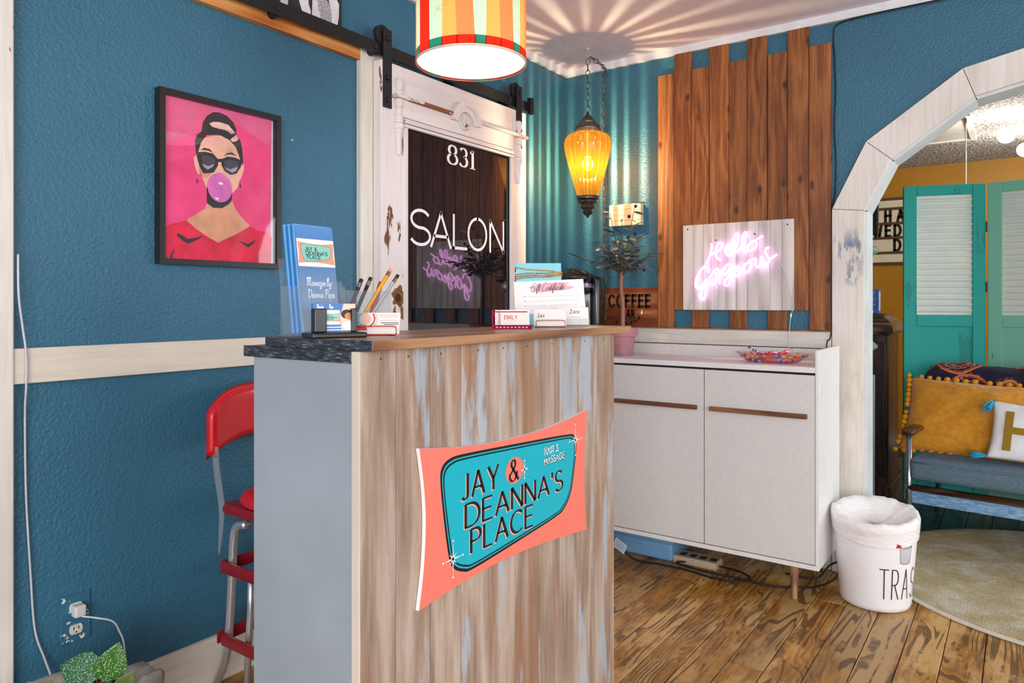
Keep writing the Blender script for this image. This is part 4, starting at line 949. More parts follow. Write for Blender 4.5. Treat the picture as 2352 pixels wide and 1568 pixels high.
bm = B(); slab(bm, -.048, .048, 0, .018, f, .002, .0035); part('front_wall', bm, m_clear, zh, local=True)
def pr(bm, f): write(bm, 'Z', -.008, .034, .0105, f, .0002, .0015, .8, .2); write(bm, 'ACH', .0005, .034, .0075, f, .0002, .0012, .8, .2); slab(bm, -.012, .022, .022, .0236, f, .0002, .0003, 1); slab(bm, -.03, .036, .015, .0154, f, .0002, .0003, 1)
cards(L4, R4, f, 3, 'front cream card printed ZACH', 'cream card stacked behind the ZACH card', 'cards in clear stand', m_paper, pr, [m_inkg, plain('#c3b6ac', .6)])
# turquoise clip board with twine, gift certificate
LB = (-1.150, 1.762, ZT); RB = math.radians(36)
tb = root('twine_board', 'turquoise painted wood block wrapped with twine standing on the counter', 'display board', LB, RB); f = tilted(.24, .0, .004)
bm = B(); slab(bm, -.068, .066, 0, .186, f, -.022, 0); part('block', bm, distressed('turquoise_block', '#8fd4de', '#d9e8e6', .63, 16, 2, dirt='#72c3d1'), tb, local=True)
m_twine = plain('#b98f56', .8, var=.25, scale=200)
for k, (va, vb) in enumerate(((.172, .155), (.150, .158), (.143, .152), (.136, .149))):
    bm = B(); tube(bm, [f(-.0695, va - .006, -.023), f(-.0698, va, .0012), f(-.035, va * .6 + vb * .4 + .001, .0022), f(.0, (va + vb) / 2, .0018), f(.035, va * .4 + vb * .6, .0022), f(.0675, vb, .0012), f(.0675, vb - .004, -.023)], .0019, 6); part('twine', bm, m_twine, tb, True, local=True)
bm = B(); box(bm, -.050, .050, -.030, .040, 0, .0035, .001); part('foot', bm, plain('#57b3c0', .5), tb, local=True)
gc = root('gift_certificate', 'white gift certificate with pink brush stroke clipped on the turquoise block', 'certificate', LB, RB)
f0 = f; ca, sa = math.cos(.045), math.sin(.045)
g_ = lambda u, v, h=0.0: f0(.030 + u * ca - v * sa, .082 + u * sa + v * ca, .003 + h)
bm = B(); slab(bm, -.103, .103, -.050, .050, g_, -.0006, 0); part('sheet', bm, plain('#f1ece9', .6, var=.01), gc, local=True)
bm = B()
flat(bm, [(-.062, .030), (-.030, .041), (.03, .043), (.062, .040), (.05, .034), (.075, .026), (.060, .020), (.02, .018), (-.02, .014), (-.055, .016), (-.035, .024)], g_, .0002, 0)
script(bm, 'Gift Certificate', -.054, .019, .023, g_, .0004, .0015, .80, 1, .3, .0005)
for v, a, b in ((.002, -.068, .090), (-.012, -.068, .090), (-.026, -.068, -.01), (-.026, .0, .085), (-.040, .07, .092)): slab(bm, a, b, v, v + .0004, g_, .0002, .0003, 2)
for v in (.003, -.011, -.025): slab(bm, -.076, -.069, v, v + .0014, g_, .0002, .0003, 2)
part('print', bm, [plain('#eda9b3', .6, var=.15, scale=40), m_inkg, plain('#8f8886', .6)], gc, local=True, flat=True)

# ================================================================== white sideboard along the back wall
sb = root('sideboard', 'white three-door sideboard with brown slim handles and tapered legs', 'sideboard', (-1.325, 3.15, 0))
m_lam = plain('#d5d2cf', .45, var=.02, scale=60); m_lam2 = plain('#e3e1df', .4, var=.02); m_hand = wood('walnut_handle', [(.3, '#5b371f'), (.6, '#7c4f30'), (.85, '#93633f')], axis=0, rough=.5, var=.03)
SX0, SX1, SY0, SY1 = -2.005, -.645, 2.962, 3.345
def sbox(nm, m, *a, bev=.001, par=sb):
    bm = B(); box(bm, *a, bev, seg=1); return part(nm, bm, m, par)
sbox('side_panel', m_lam2, SX1 - .013, SX1, SY0, SY1, .158, .995); sbox('side_panel', m_lam2, SX0, SX0 + .013, SY0, SY1, .158, .995)
sbox('bottom_board', m_lam2, SX0, SX1, SY0, SY1, .140, .158); sbox('worktop', m_lam2, SX0 + .013, SX1 - .013, SY0 + .002, SY1 - .012, .906, .928)
sbox('back_panel', m_lam, SX0 + .013, SX1 - .013, SY1 - .011, SY1, .158, .978)
sbox('top_gap', plain('#141414', .8), SX0 + .014, SX1 - .014, SY0 + .02, SY0 + .03, .895, .906)
DW = (SX1 - SX0 - .026) / 3
for k in range(3):
    a = SX0 + .013 + DW * k
    d = sbox('door', m_lam, a + .002, a + DW - .002, SY0, SY0 + .016, .162, .897)
    sbox('handle', m_hand, a + .028, a + DW - .028, SY0 - .018, SY0, .727, .745, par=d)
sbox('divider', plain('#8a6a4a', .6), SX0 + .013 + DW - .003, SX0 + .013 + DW + .003, SY0 + .006, SY0 + .02, .16, .897)
sbox('divider', plain('#8a6a4a', .6), SX0 + .013 + 2 * DW - .003, SX0 + .013 + 2 * DW + .003, SY0 + .006, SY0 + .02, .16, .897)
m_leg = wood('leg_wood', [(.3, '#6b4a28'), (.6, '#8d6639'), (.85, '#a57f4d')], axis=2, rough=.45, var=.03)
for sx, x in ((-1, SX0 + .15), (1, SX1 - .11)):
    for sy, y in ((-1, SY0 + .07), (1, SY1 - .07)):
        bm = B(); tube(bm, [(x + sx * .012, y + sy * .035, .0), (x, y, .139)], [.011, .020], 14); part('leg', bm, m_leg, sb, 40)
for z in (.85, .83, .28, .25):
    bm = B(); lathe(bm, [(.005, SX1), (.004, SX1 + .0012), (.0, SX1 + .0015)], 10, (0, SY0 + .05, z), axis='x', cap=False); part('screw_cap', bm, plain('#d0d2d4', .25, 1.0), sb)

# candy tray
TC = Vector((-.865, 3.120, .9285))
n = NT('confetti_plastic'); c = n.obj()
v = n.new('ShaderNodeTexVoronoi'); n.put(v.inputs['Vector'], c); v.inputs['Scale'].default_value = 46; v.inputs['Randomness'].default_value = .5
dot = n.math('LESS_THAN', v.outputs[0], .40)
sp = n.sep(v.outputs[1])
dc = n.ramp(sp[0], [(0.0, '#e8432e'), (.17, '#f0862a'), (.34, '#f2b63c'), (.5, '#d8487a'), (.66, '#4a5fc0'), (.82, '#9fb4ea'), (.95, '#8a3f9c')], 'CONSTANT')
d1 = n.new('ShaderNodeBsdfPrincipled'); n.put(d1.inputs['Base Color'], dc); d1.inputs['Roughness'].default_value = .25
t1 = n.new('ShaderNodeBsdfTransparent'); t1.inputs[0].default_value = (.95, .88, .92, 1)
g1 = n.new('ShaderNodeBsdfGlossy'); g1.inputs['Roughness'].default_value = .05
mA = n.new('ShaderNodeMixShader'); mA.inputs[0].default_value = .12; n.t.links.new(t1.outputs[0], mA.inputs[1]); n.t.links.new(g1.outputs[0], mA.inputs[2])
mB = n.new('ShaderNodeMixShader'); n.put(mB.inputs[0], dot); n.t.links.new(mA.outputs[0], mB.inputs[1]); n.t.links.new(d1.outputs[0], mB.inputs[2]); n.surf(mB.outputs[0])
bm = B(); lathe(bm, [(.0, .0), (.085, .0), (.100, .003), (.118, .016), (.138, .034), (.148, .039), (.147, .040), (.136, .036), (.115, .018), (.098, .005), (.0, .003)], 40, tuple(TC), sx=1.06, sy=.62, rib=lambda a, z: .03 * math.sin(a * 9) * (z / .04), cap=False)
single('candy_tray', bm, n.m, 'clear scalloped tray with colourful dots holding sweets on sideboard', 'tray', tuple(TC), True)
def candy(nm, lab, p, rz, L, R, h, tilt=0.0):
    bm = B(); pr_ = [(.0005, -L / 2), (R * .9, -L / 2 + .003), (R * .25, -L / 2 + L * .18), (R * .8, -L * .22), (R, 0), (R * .8, L * .22), (R * .25, L / 2 - L * .18), (R * .9, L / 2 - .003), (.0005, L / 2)]
    lathe(bm, pr_, 10, (0, 0, 0), axis='x', rib=lambda a, z: .25 * math.sin(a * 5) if abs(z) > L * .32 else 0, sy=.7)
    M_ = Matrix.Translation(p) @ Matrix.Rotation(rz, 4, 'Z') @ Matrix.Rotation(tilt, 4, 'Y'); bmesh.ops.transform(bm, matrix=M_, verts=bm.verts)
    n = NT('wrapper'); c = n.obj(); n.base(n.mix(n.ramp(n.noise(c, 90, 2), [(.52, 0.0), (.56, 1.0)]), S(h), S('#f3d9dc'))); n.set(Roughness=.22)
    single(nm, bm, n.m, lab, 'candy', tuple(p), True, 'sweets in the dotted tray')
for nm, lab, dx, dy, dz, rz, L, R, h, ti in (
    ('wrapped_candy', 'long red wrapped candy lying across the top of the tray', .005, .0, .040, .12, .105, .011, '#d8203c', -.05),
    ('wrapped_candy', 'red and pink candy at the right of the heap', .052, .012, .044, .35, .062, .013, '#e8402c', -.35),
    ('wrapped_candy', 'navy and white candy stick poking up at the left of the tray', -.062, .0, .042, .25, .085, .008, '#2a2f78', .5),
    ('wrapped_candy', 'pale blue wrapped mint in front of the heap', .030, -.042, .026, .1, .070, .011, '#6f9ad8', .0),
    ('wrapped_candy', 'golden twist candy at the right rim of the tray', .095, -.020, .030, .5, .050, .012, '#efaa2e', -.3),
    ('wrapped_candy', 'orange candy low at the left rim of the tray', -.095, -.010, .026, -.4, .050, .012, '#f0742a', .3),
    ('wrapped_candy', 'magenta candy beneath the long red one', -.020, .022, .028, -.3, .060, .012, '#c81f6a', .1),
    ('wrapped_candy', 'dark blue candy at the front left of the heap', -.050, -.035, .020, -.2, .055, .012, '#3344a0', .1),
    ('wrapped_candy', 'yellow candy at the centre of the tray', .0, -.030, .020, .9, .050, .011, '#f2c02e', .0),
    ('wrapped_candy', 'scarlet round sweet at the front of the heap', -.018, -.048, .024, .3, .046, .013, '#e02a22', .0)):
    candy(nm, lab, TC + Vector((dx, dy, dz)), rz, L, R, h, ti)

# coffee maker
KX, KY = -1.835, 3.160
km = root('coffee_maker', 'black single-cup coffee maker with silver band behind the counter', 'coffee maker', (KX, KY, .9285), math.radians(20))
m_kb = plain('#18171a', .22, var=.05, coat=.4); m_ks = plain('#b9b6c2', .25, .8)
bm = B(); box(bm, -.085, .085, -.11, .11, 0, .05, .02, seg=3); part('base', bm, m_kb, km, 40, local=True)
bm = B(); box(bm, -.085, .085, .0, .115, .045, .40, .025, seg=3); part('body', bm, m_kb, km, 40, local=True)
bm = B(); box(bm, .078, .125, -.06, .11, .0, .385, .020, seg=3); part('water_tank', bm, m_kb, km, 40, local=True)
bm = B(); lathe(bm, [(.088, .0), (.092, .02), (.092, .06), (.086, .082), (.068, .104), (.040, .116), (.0, .120)], 32, (-.01, -.035, .305), sy=1.05, cap=False); part('brew_head', bm, m_kb, km, True, local=True)
bm = B(); lathe(bm, [(.0935, .0), (.0945, .006), (.0945, .016), (.0935, .022)], 32, (-.01, -.035, .325), sy=1.05, cap=False); part('silver_band', bm, m_ks, km, True, local=True)
bm = B(); tube(bm, [tuple(p) for p in cat([(-.095, -.09, .365), (-.085, -.135, .372), (-.01, -.160, .376), (.065, -.135, .372), (.075, -.09, .365)], 5)], .010, 8); part('lift_handle', bm, m_kb, km, True, local=True)
bm = B(); kf = lambda u, v, h=0.0: Vector((-.01 + (.0955 + h) * math.sin(u / .0955), -.035 - (.1 + h) * math.cos(u / .0955), .352 + v))
write(bm, 'KEURIG', -.030, 0, .0105, kf, .0012, .0019, .8, .26); part('lettering', bm, m_wht, km, local=True, flat=True)
bm = B(); box(bm, -.07, .07, -.105, -.02, .05, .058, .002); part('drip_tray', bm, m_ks, km, local=True)

# potted olive tree
OX, OY = -1.572, 3.135
ot = root('olive_tree', 'small artificial olive tree in a pinkish clay pot on sideboard', 'potted plant', (OX, OY, .9285))
n = NT('aged_clay'); c = n.obj(); z = n.sep(c)[2]
n.base(n.mix(n.math('MULTIPLY', n.ramp(n.noise(c, 60, 5, .7), [(.42, 0.0), (.6, 1.0)]), n.ramp(n.math('DIVIDE', z, .13), [(.2, .9), (.7, .0)])), S('#b97a86'), S('#8a7a6a'))); n.set(Roughness=.7)
bm = B(); lathe(bm, [(.0, .0), (.048, .0), (.062, .092), (.073, .094), (.075, .132), (.070, .133), (.066, .120), (.0, .118)], 32, (OX, OY, .9285), cap=False); part('pot', bm, n.m, ot, 40)
bm = B(); lathe(bm, [(.064, .1185), (.03, .124), (.0, .126)], 20, (OX, OY, .9285), cap=False); part('soil', bm, plain('#3a2a20', .95, bump=.8, bscale=120), ot, True)
m_trunk = wood('trunk', [(.3, '#6a4238'), (.6, '#9a6a55'), (.85, '#b58a70')], axis=2, rough=.7, var=.02, bump=.5)
tp = [tuple(p) for p in cat([(OX, OY, 1.045), (OX + .002, OY, 1.15), (OX - .004, OY - .004, 1.25), (OX + .0, OY - .004, 1.335)], 4)]
bm = B(); tube(bm, tp, [.013 - .0045 * i / (len(tp) - 1) for i in range(len(tp))], 10); part('trunk', bm, m_trunk, ot, True)
rnd = random.Random(11)
b_ = B()
N_ = 6; rows = []
for i in range(N_ + 1):
    t = i / N_; w = .0085 * math.sin(math.pi * min(1, t * .92 + .06)) ** .8; dz = -.012 * t * t
    rows.append([b_.verts.new((-w, t * .062, dz + .002)), b_.verts.new((0, t * .062, dz)), b_.verts.new((w, t * .062, dz + .002))])
for i in range(N_):
    for j in range(2): b_.faces.new((rows[i][j], rows[i][j + 1], rows[i + 1][j + 1], rows[i + 1][j]))
n = NT('olive_leaf'); r = n.new('ShaderNodeObjectInfo').outputs['Random']; n.base(n.ramp(r, [(0.0, '#3d4f45'), (.4, '#566157'), (.75, '#6f6a72'), (1.0, '#8a8690')])); n.set(Roughness=.5); m_leaf = n.m
leaf_me = finish(b_, 'leaf', m_leaf, True); leaf_me.name = 'leaf'
m_twig = plain('#5b4a3f', .7)
branches = []
for k in range(24):
    a = k * 2.399 + .3; el = rnd.uniform(.25, 1.35); L = rnd.uniform(.10, .22)
    if k < 3: el = 1.38 - .1 * k; L = .35 - .04 * k
    base = Vector(tp[-1]) + Vector((0, 0, -.03 * rnd.random())); d = Vector((math.cos(a) * math.cos(el), math.sin(a) * math.cos(el) * .8, math.sin(el)))
    pts = [base, base + d * L * .5 + Vector((0, 0, .01)), base + d * L]
    bm = B(); tube(bm, [tuple(p) for p in cat(pts, 4)], [.0022] * 4 + [.0016] * 5, 5); part('twig', bm, m_twig, ot, True)
    for j in range(7):
        t = .25 + .75 * j / 6; p = base.lerp(pts[2], t) + Vector((0, 0, .01 * math.sin(t * 3)))
        side = a + (1 if j % 2 else -1) * rnd.uniform(.5, 1.3) if j < 6 else a
        lel = rnd.uniform(-.3, .7)
        ld = Vector((math.cos(side) * math.cos(lel), math.sin(side) * math.cos(lel), math.sin(lel)))
        q = ld.to_track_quat('Y', 'Z').to_matrix().to_4x4()
        s_ = rnd.uniform(.75, 1.2)
        M_ = Matrix.Translation(p) @ q @ Matrix.Rotation(rnd.uniform(-.8, .8), 4, 'Y') @ Matrix.Scale(s_, 4)
        if (M_ @ Vector((0, .062, 0))).y < YB - .045 and p.y < YB - .045: shared('leaf', leaf_me, ot, M_)
    branches.append(pts[2])
b_ = B(); bmesh.ops.create_icosphere(b_, subdivisions=2, radius=.0085); ol_me = finish(b_, 'olive_fruit', plain('#2b1d24', .25), True)
for p in branches[::3] + [Vector((OX + .055, OY - .05, 1.50)), Vector((OX + .085, OY - .04, 1.515)), Vector((OX + .045, OY - .02, 1.60))]:
    if p.y < YB - .05: shared('olive_fruit', ol_me, ot, Matrix.Translation(p + Vector((.004, -.006, -.012))))

# under the sideboard: pale blue storage lid, cord with tag, adapter
bn = root('storage_bin', 'pale blue plastic storage bin under the sideboard', 'bin', (-1.52, 3.2, 0.0))
m_bin = plain('#6f9cc4', .35, var=.03)
bm = B(); box(bm, -1.92, -1.30, 3.09, 3.31, .001, .085, .015, seg=3); part('bin_body', bm, m_bin, bn, 40)
bm = B(); box(bm, -1.935, -1.285, 3.075, 3.325, .086, .105, .008, seg=2); part('lid', bm, m_bin, bn, 40)
bm = B()
tube(bm, [tuple(p) for p in cat([(-1.60, 3.03, .10), (-1.53, 3.02, .05), (-1.45, 3.02, .006), (-1.33, 3.03, .006), (-1.2, 3.03, .006), (-1.08, 3.01, .006), (-.98, 3.03, .006), (-.95, 3.10, .008), (-1.05, 3.14, .012), (-1.2, 3.12, .014), (-1.27, 3.07, .014), (-1.15, 3.04, .014), (-1.0, 3.05, .012), (-.86, 3.06, .006), (-.78, 3.10, .006), (-.70, 3.16, .006), (-.64, 3.24, .03), (-.63, 3.30, .08), (-.68, 3.32, .05), (-.72, 3.26, .006), (-.84, 3.24, .006)], 6)], .0042, 6)
single('extension_cord', bm, plain('#161415', .5), 'black extension cord coiled on the floor under sideboard', 'cord', (-1.1, 3.05, .004), True)
bm = B(); f = frame((-1.515, 2.998, .062), (.9, -.2, -.35), (.35, .1, .9), (0, -1, .1)); slab(bm, -.035, .035, -.022, .022, f, 0, .001)
for k in range(5): slab(bm, -.028, .024, -.015 + k * .007, -.0135 + k * .007, f, .0011, .0013, 1)
single('cord_tag', bm, [plain('#c4d2e0', .5), plain('#5f6a78', .5)], 'small pale printed tag on the black cord under sideboard', 'tag', (-1.515, 2.998, .04))
bm = B(); box(bm, -1.30, -1.10, 3.10, 3.19, .001, .035, .004)
for k in range(4): box(bm, -1.28 + k * .047, -1.25 + k * .047, 3.12, 3.16, .035, .0362, 0, 1)
single('power_strip', bm, [plain('#b9a48a', .5), plain('#3a332c', .6)], 'beige power strip lying on the floor beneath the sideboard', 'power strip', (-1.20, 3.14, .001))

# ================================================================== retro step stool behind the counter
so = root('step_stool', 'red and chrome retro step stool against the left wall behind counter', 'stool', (-1.66, 1.42, 0))
m_red = plain('#d0111f', .32, var=.03, coat=.2); m_redm = plain('#8f1420', .35, var=.08); m_chr = plain('#d6d6da', .22, .75, var=.03); m_blkr = plain('#1c1a1b', .6)
def sp_(nm, bm, m, sm=40, par=so): return part(nm, bm, m, par, sm)
# backrest: curved pad, wide side along Y, faces +X
PY0, PY1 = 1.222, 1.640; yc = (PY0 + PY1) / 2
def pad_pt(s, t, h):   # s across 0..1, t up 0..1
    y = PY0 + (PY1 - PY0) * s; q = (s - .5) * 2
    top = .930 - .070 * abs(q) ** 3.0; bot = .765 - .045 * abs(q) ** 2
    x = -1.985 + .050 * q * q
    return Vector((x + h, y, bot + (top - bot) * t))
bm = B(); NS, NTt = 28, 12; F = []; K = []
for i in range(NS + 1):
    s = i / NS; rowf, rowk = [], []
    for j in range(NTt + 1):
        t = j / NTt; e_ = min(s, 1 - s) * (PY1 - PY0) / .03; e2 = min(t, 1 - t) * .18 / .025
        b = math.sqrt(max(0, 1 - (1 - min(1, e_)) ** 2)) * math.sqrt(max(0, 1 - (1 - min(1, e2)) ** 2))
        rowf.append(bm.verts.new(pad_pt(s, t, .026 * b))); rowk.append(bm.verts.new(pad_pt(s, t, -.008 * b)))
    F.append(rowf); K.append(rowk)
for i in range(NS):
    for j in range(NTt):
        bm.faces.new((F[i][j], F[i + 1][j], F[i + 1][j + 1], F[i][j + 1])); bm.faces.new((K[i][j], K[i][j + 1], K[i + 1][j + 1], K[i + 1][j]))
bmesh.ops.remove_doubles(bm, verts=bm.verts, dist=.0006); sp_('backrest', bm, m_red, True)
for y, sgn in ((1.243, -1), (1.613, 1)):
    bm = B(); pts = cat([(-1.935, y, .760), (-1.930, y, .70), (-1.910, y, .62), (-1.900, y, .56), (-1.905, y, .45)], 4)
    for i in range(len(pts) - 1):
        a, b = pts[i], pts[i + 1]; w0 = .018 if i < 11 else .018 - .0024 * (i - 10); w1 = .018 if i + 1 < 11 else .018 - .0024 * (i - 9)
        v = [bm.verts.new(q) for q in ((a.x - .0, y, a.z), (a.x - .0, y + .003 * sgn, a.z), (b.x, y + .003 * sgn, b.z), (b.x, y, b.z), (a.x + w0 * 1.6, y, a.z), (a.x + w0 * 1.6, y + .003 * sgn, a.z), (b.x + w1 * 1.6, y + .003 * sgn, b.z), (b.x + w1 * 1.6, y, b.z))]
        for f in ((0, 1, 2, 3), (4, 7, 6, 5), (0, 3, 7, 4), (1, 5, 6, 2)): bm.faces.new([v[k] for k in f])
    sp_('back_strut', bm, m_chr, False)
bm = B(); box(bm, -1.890, -1.500, 1.238, 1.618, .568, .602, .012, seg=2); sp_('seat_pan', bm, m_redm)
bm = B()
pr_ = [(.0, .045), (.60, .044), (.85, .040), (.96, .028), (1.0, .012), (.98, .0)]
rings = []
for (r, z) in pr_:
    rings.append([bm.verts.new((-1.690 + .190 * r * math.copysign(abs(math.cos(a)) ** .55, math.cos(a)), 1.428 + .190 * r * math.copysign(abs(math.sin(a)) ** .55, math.sin(a)), .6025 + z)) for a in [2 * math.pi * k / 40 for k in range(40)]])
for i in range(len(rings) - 1):
    for k in range(40): bm.faces.new((rings[i][k], rings[i][(k + 1) % 40], rings[i + 1][(k + 1) % 40], rings[i + 1][k]))
bmesh.ops.remove_doubles(bm, verts=bm.verts, dist=.0004); sp_('seat_cushion', bm, m_red, True)
for y in (1.262, 1.594):
    bm = B(); tube(bm, [tuple(p) for p in cat([(-1.80, y, .548), (-1.845, y, .535), (-1.862, y, .49), (-1.872, y, .36), (-1.885, y, .22), (-1.905, y, .13), (-1.950, y, .05), (-1.965, y, .006)], 5)], .0125, 12); sp_('leg', bm, m_chr, True)
    bm = B(); tube(bm, [tuple(p) for p in cat([(-1.58, y, .548), (-1.535, y, .535), (-1.52, y, .49), (-1.505, y, .36), (-1.485, y, .18), (-1.462, y, .05), (-1.455, y, .006)], 5)], .0125, 12); sp_('leg', bm, m_chr, True)
    for (x, z) in ((-1.965, .0), (-1.455, .0)):
        bm = B(); lathe(bm, [(.0, 0), (.016, 0), (.016, .014), (.0128, .018)], 12, (x, y, z), cap=False); sp_('rubber_foot', bm, m_blkr)
for z in (.415, .205):
    for y0_, y1_ in ((1.240, 1.248), (1.608, 1.616)):
        bm = B(); box(bm, -1.892, -1.490, y0_, y1_, z - .018, z + .018, .003); sp_('side_rail', bm, m_redm)
    for x in (-1.895 + (.0 if z > .3 else -.018),):
        bm = B(); box(bm, x, x + .008, 1.240, 1.616, z - .018, z + .018, .003); sp_('rear_rail', bm, m_redm)
for z, x0 in ((.428, -1.72), (.218, -1.62)):
    bm = B(); box(bm, x0, x0 + .24, 1.252, 1.604, z, z + .012, .003); st = sp_('step', bm, m_redm)
    bm = B(); box(bm, x0 + .01, x0 + .23, 1.262, 1.594, z + .012, z + .016, .001); part('rubber_mat', bm, m_blkr, so)
for y in (1.268, 1.588):
    bm = B(); tube(bm, [(-1.785, y, .41), (-1.79, y, .30), (-1.80, y, .20), (-1.81, y, .006)], .010, 10); sp_('step_leg', bm, m_chr, True)
bm = B(); tube(bm, [(-1.80, 1.268, .30), (-1.80, 1.588, .30)], .008, 8); sp_('cross_bar', bm, m_chr, True)

so.location.x -= .006; so.location.y -= .022
# ================================================================== planter on a low stand at the lower left
PX_, PY_ = -1.780, .820
ps = root('plant_stand', 'low wooden stand under the rustic planter at lower left', 'stand', (PX_, PY_, 0))
m_std = wood('stand_wood', [(.3, '#4a3424'), (.6, '#6b4d36'), (.85, '#8a6a4e')], axis=0, var=.03)
bm = B(); lathe(bm, [(.0, .150), (.115, .150), (.12, .156), (.12, .168), (.115, .172), (.0, .172)], 28, (PX_, PY_, 0), cap=False); part('seat', bm, m_std, ps, 40)
for k in range(3):
    a = k * 2.094 + .4; bm = B(); tube(bm, [(PX_ + .10 * math.cos(a), PY_ + .10 * math.sin(a), .0), (PX_ + .075 * math.cos(a), PY_ + .075 * math.sin(a), .1495)], [.010, .014], 10); part('leg', bm, m_std, ps, 40)
n = NT('driftwood'); c = n.obj(); fz = n.noise(n.vmath('MULTIPLY', c, (1, 1, 4)), 14, 5, .65)
n.base(n.ramp(fz, [(.3, '#8b8678'), (.5, '#b4b09f'), (.62, '#c3c0b2'), (.72, '#6f5a44')])); n.set(Roughness=.7); n.bump(fz, .5, .004)
pp = root('potted_plant', 'spotted-leaf plant in a rustic driftwood planter at lower left', 'potted plant', (PX_, PY_, .173))
wob = lambda a, z: .10 * math.sin(a * 2 + .6) + .05 * math.sin(a * 5 + 1.0)
bm = B(); rg = lathe(bm, [(.0, .0), (.085, .0), (.118, .03), (.132, .075), (.134, .105), (.126, .116), (.092, .112), (.074, .100), (.062, .07), (.0, .065)], 40, (PX_, PY_, .173), sx=1.0, sy=1.05, rib=wob, cap=False)
for v in bm.verts:
    if v.co.z > .25: v.co.z += .035 * ((v.co.y - PY_) * -1.0 / .13) * .4 + .008 * math.sin(v.co.x * 90)
part('planter', bm, n.m, pp, True)
bm = B(); lathe(bm, [(.072, .0), (.05, .006), (.0, .008)], 24, (PX_, PY_, .262), rib=wob, cap=False); part('soil', bm, plain('#2a1c12', .95, bump=.9, bscale=90), pp, True)
def spotted(name, h, sp):
    n = NT(name); c = n.obj()
    f = n.new('ShaderNodeTexVoronoi'); n.put(f.inputs['Vector'], n.vmath('MULTIPLY', c, (1.0, .45, 1.0))); f.inputs['Scale'].default_value = 330
    n.base(n.mix(n.math('LESS_THAN', f.outputs[0], .30), S(h), S(sp))); n.set(Roughness=.35); n.bump(f.outputs[0], .5, .001); return n.m
m_lf = [spotted('spotted_leaf', '#235a2c', '#b9dcb6'), spotted('spotted_leaf_light', '#3d6e2c', '#c3dba6'), plain('#66773a', .5, var=.15), spotted('spotted_leaf_dark', '#1f5136', '#9fd0b0')]
def leaf(p, d, up, L, Wd, mi, cup=.12):
    d = Vector(d).normalized(); s_ = d.cross(Vector(up)).normalized(); u_ = s_.cross(d); bm = B(); R = []
    prof = [.12, .62, .92, 1.0, .95, .80, .58, .30, .0]
    for i, w in enumerate(prof):
        t = i / (len(prof) - 1); row = []
        for k in (-1, -.5, 0, .5, 1):
            row.append(bm.verts.new(Vector(p) + d * L * t + s_ * Wd * .5 * w * k + u_ * (cup * L * (abs(k) ** 1.5 * w * .5 - t * t * .6) + (.004 if abs(k) == .5 else 0))))
        R.append(row)
    for i in range(len(R) - 1):
        for k in range(4):
            f = (R[i][k], R[i][k + 1], R[i + 1][k + 1], R[i + 1][k])
            bm.faces.new(f)
    bmesh.ops.remove_doubles(bm, verts=bm.verts, dist=.0003)
    part('leaf', bm, m_lf[mi], pp, True)
VR = Vector((.816, .578, 0)); VU = Vector((0, 0, 1)); VN = Vector((.95, -.42, .35))
base = Vector((PX_ - .012, PY_ + .002, .272))
for (o, d, L, Wd, mi) in ((base + VR * .012 + VU * .028, -VR * .95 + VU * .22, .100, .084, 0), (base + VR * .022 + VU * .012, VR * .36 + VU * .92, .098, .074, 1), (base + VR * .012, VR * .45 - VU * .12 + Vector((.3, -.2, 0)), .050, .044, 3), (base + VR * .055 - VU * .015, VR * .55 + VU * .75, .062, .046, 2), (base - Vector((.02, 0, .0)), -VR * .3 + VU * .5 + Vector((-.5, .2, 0)), .05, .04, 3)):
    leaf(o, d, VN, L, Wd, mi)
    bm = B(); tube(bm, [tuple(base - VU * .01), tuple((base + o) / 2 + VU * .004), tuple(o)], .0018, 6); part('stem', bm, plain('#7a4a2a', .5), pp, True)

# ================================================================== waste bin by the arch
TX, TY = -.478, 3.150
tc = root('trash_can', 'white plastic trash can with a white liner lettered TRASH beside the arch', 'trash can', (TX, TY, 0))
m_can = plain('#f0eff0', .35, var=.01)
RB_, RT_, HT = .128, .152, .335
rad = lambda z: RB_ + (RT_ - RB_) * (z / HT)
SYc = .92
bm = B(); lathe(bm, [(.0, .004), (RB_ - .02, .0), (RB_ - .006, .008), (RB_, .024), (RT_, HT), (RT_ - .003, HT), (RB_ - .004, .03), (.0, .022)], 48, (TX, TY, 0), sy=SYc, cap=False); part('bin_body', bm, m_can, tc, 50)
# liner folded over the rim, slumping inside
n = NT('liner_plastic'); c = n.obj(); n.base(S('#f1eeec')); n.set(Roughness=.3); n.b.inputs['Transmission Weight'].default_value = .0
n.bump(n.noise(n.vmath('MULTIPLY', c, (1, 1, 3)), 28, 4, .6, 1.0), .6, .008); m_lin = n.m
rr = random.Random(5); ph_ = [rr.uniform(0, 6.28) for _ in range(6)]
bm = B(); prof = [(1.015, -.066), (1.022, -.050), (1.03, -.030), (1.045, -.005), (1.05, .012), (1.02, .026), (.95, .030), (.80, .018), (.6, -.004), (.35, -.020), (.0, -.028)]
R = []
for (q, dz) in prof:
    ring_ = []
    for k in range(64):
        a = 2 * math.pi * k / 64; w = math.sin(a * 7 + ph_[0]) * .4 + math.sin(a * 13 + ph_[1]) * .3 + math.sin(a * 23 + ph_[2]) * .3
        r_ = RT_ * q * (1 + .012 * w * (1 if q > .9 else 2)); zz = HT + dz + .006 * w * (1 if dz > -.04 else .6)
        if dz < -.03: zz += .012 * math.sin(a * 2 + 1.0)
        zz += .022 * math.sin(a) * (1 if q > .5 else .4) if dz > -.02 else 0
        r_ = max(r_, rad(min(zz, HT)) + .0022) if q > 1.0 else r_
        ring_.append(bm.verts.new((TX + r_ * math.cos(a), TY + r_ * math.sin(a) * SYc, zz)))
    R.append(ring_)
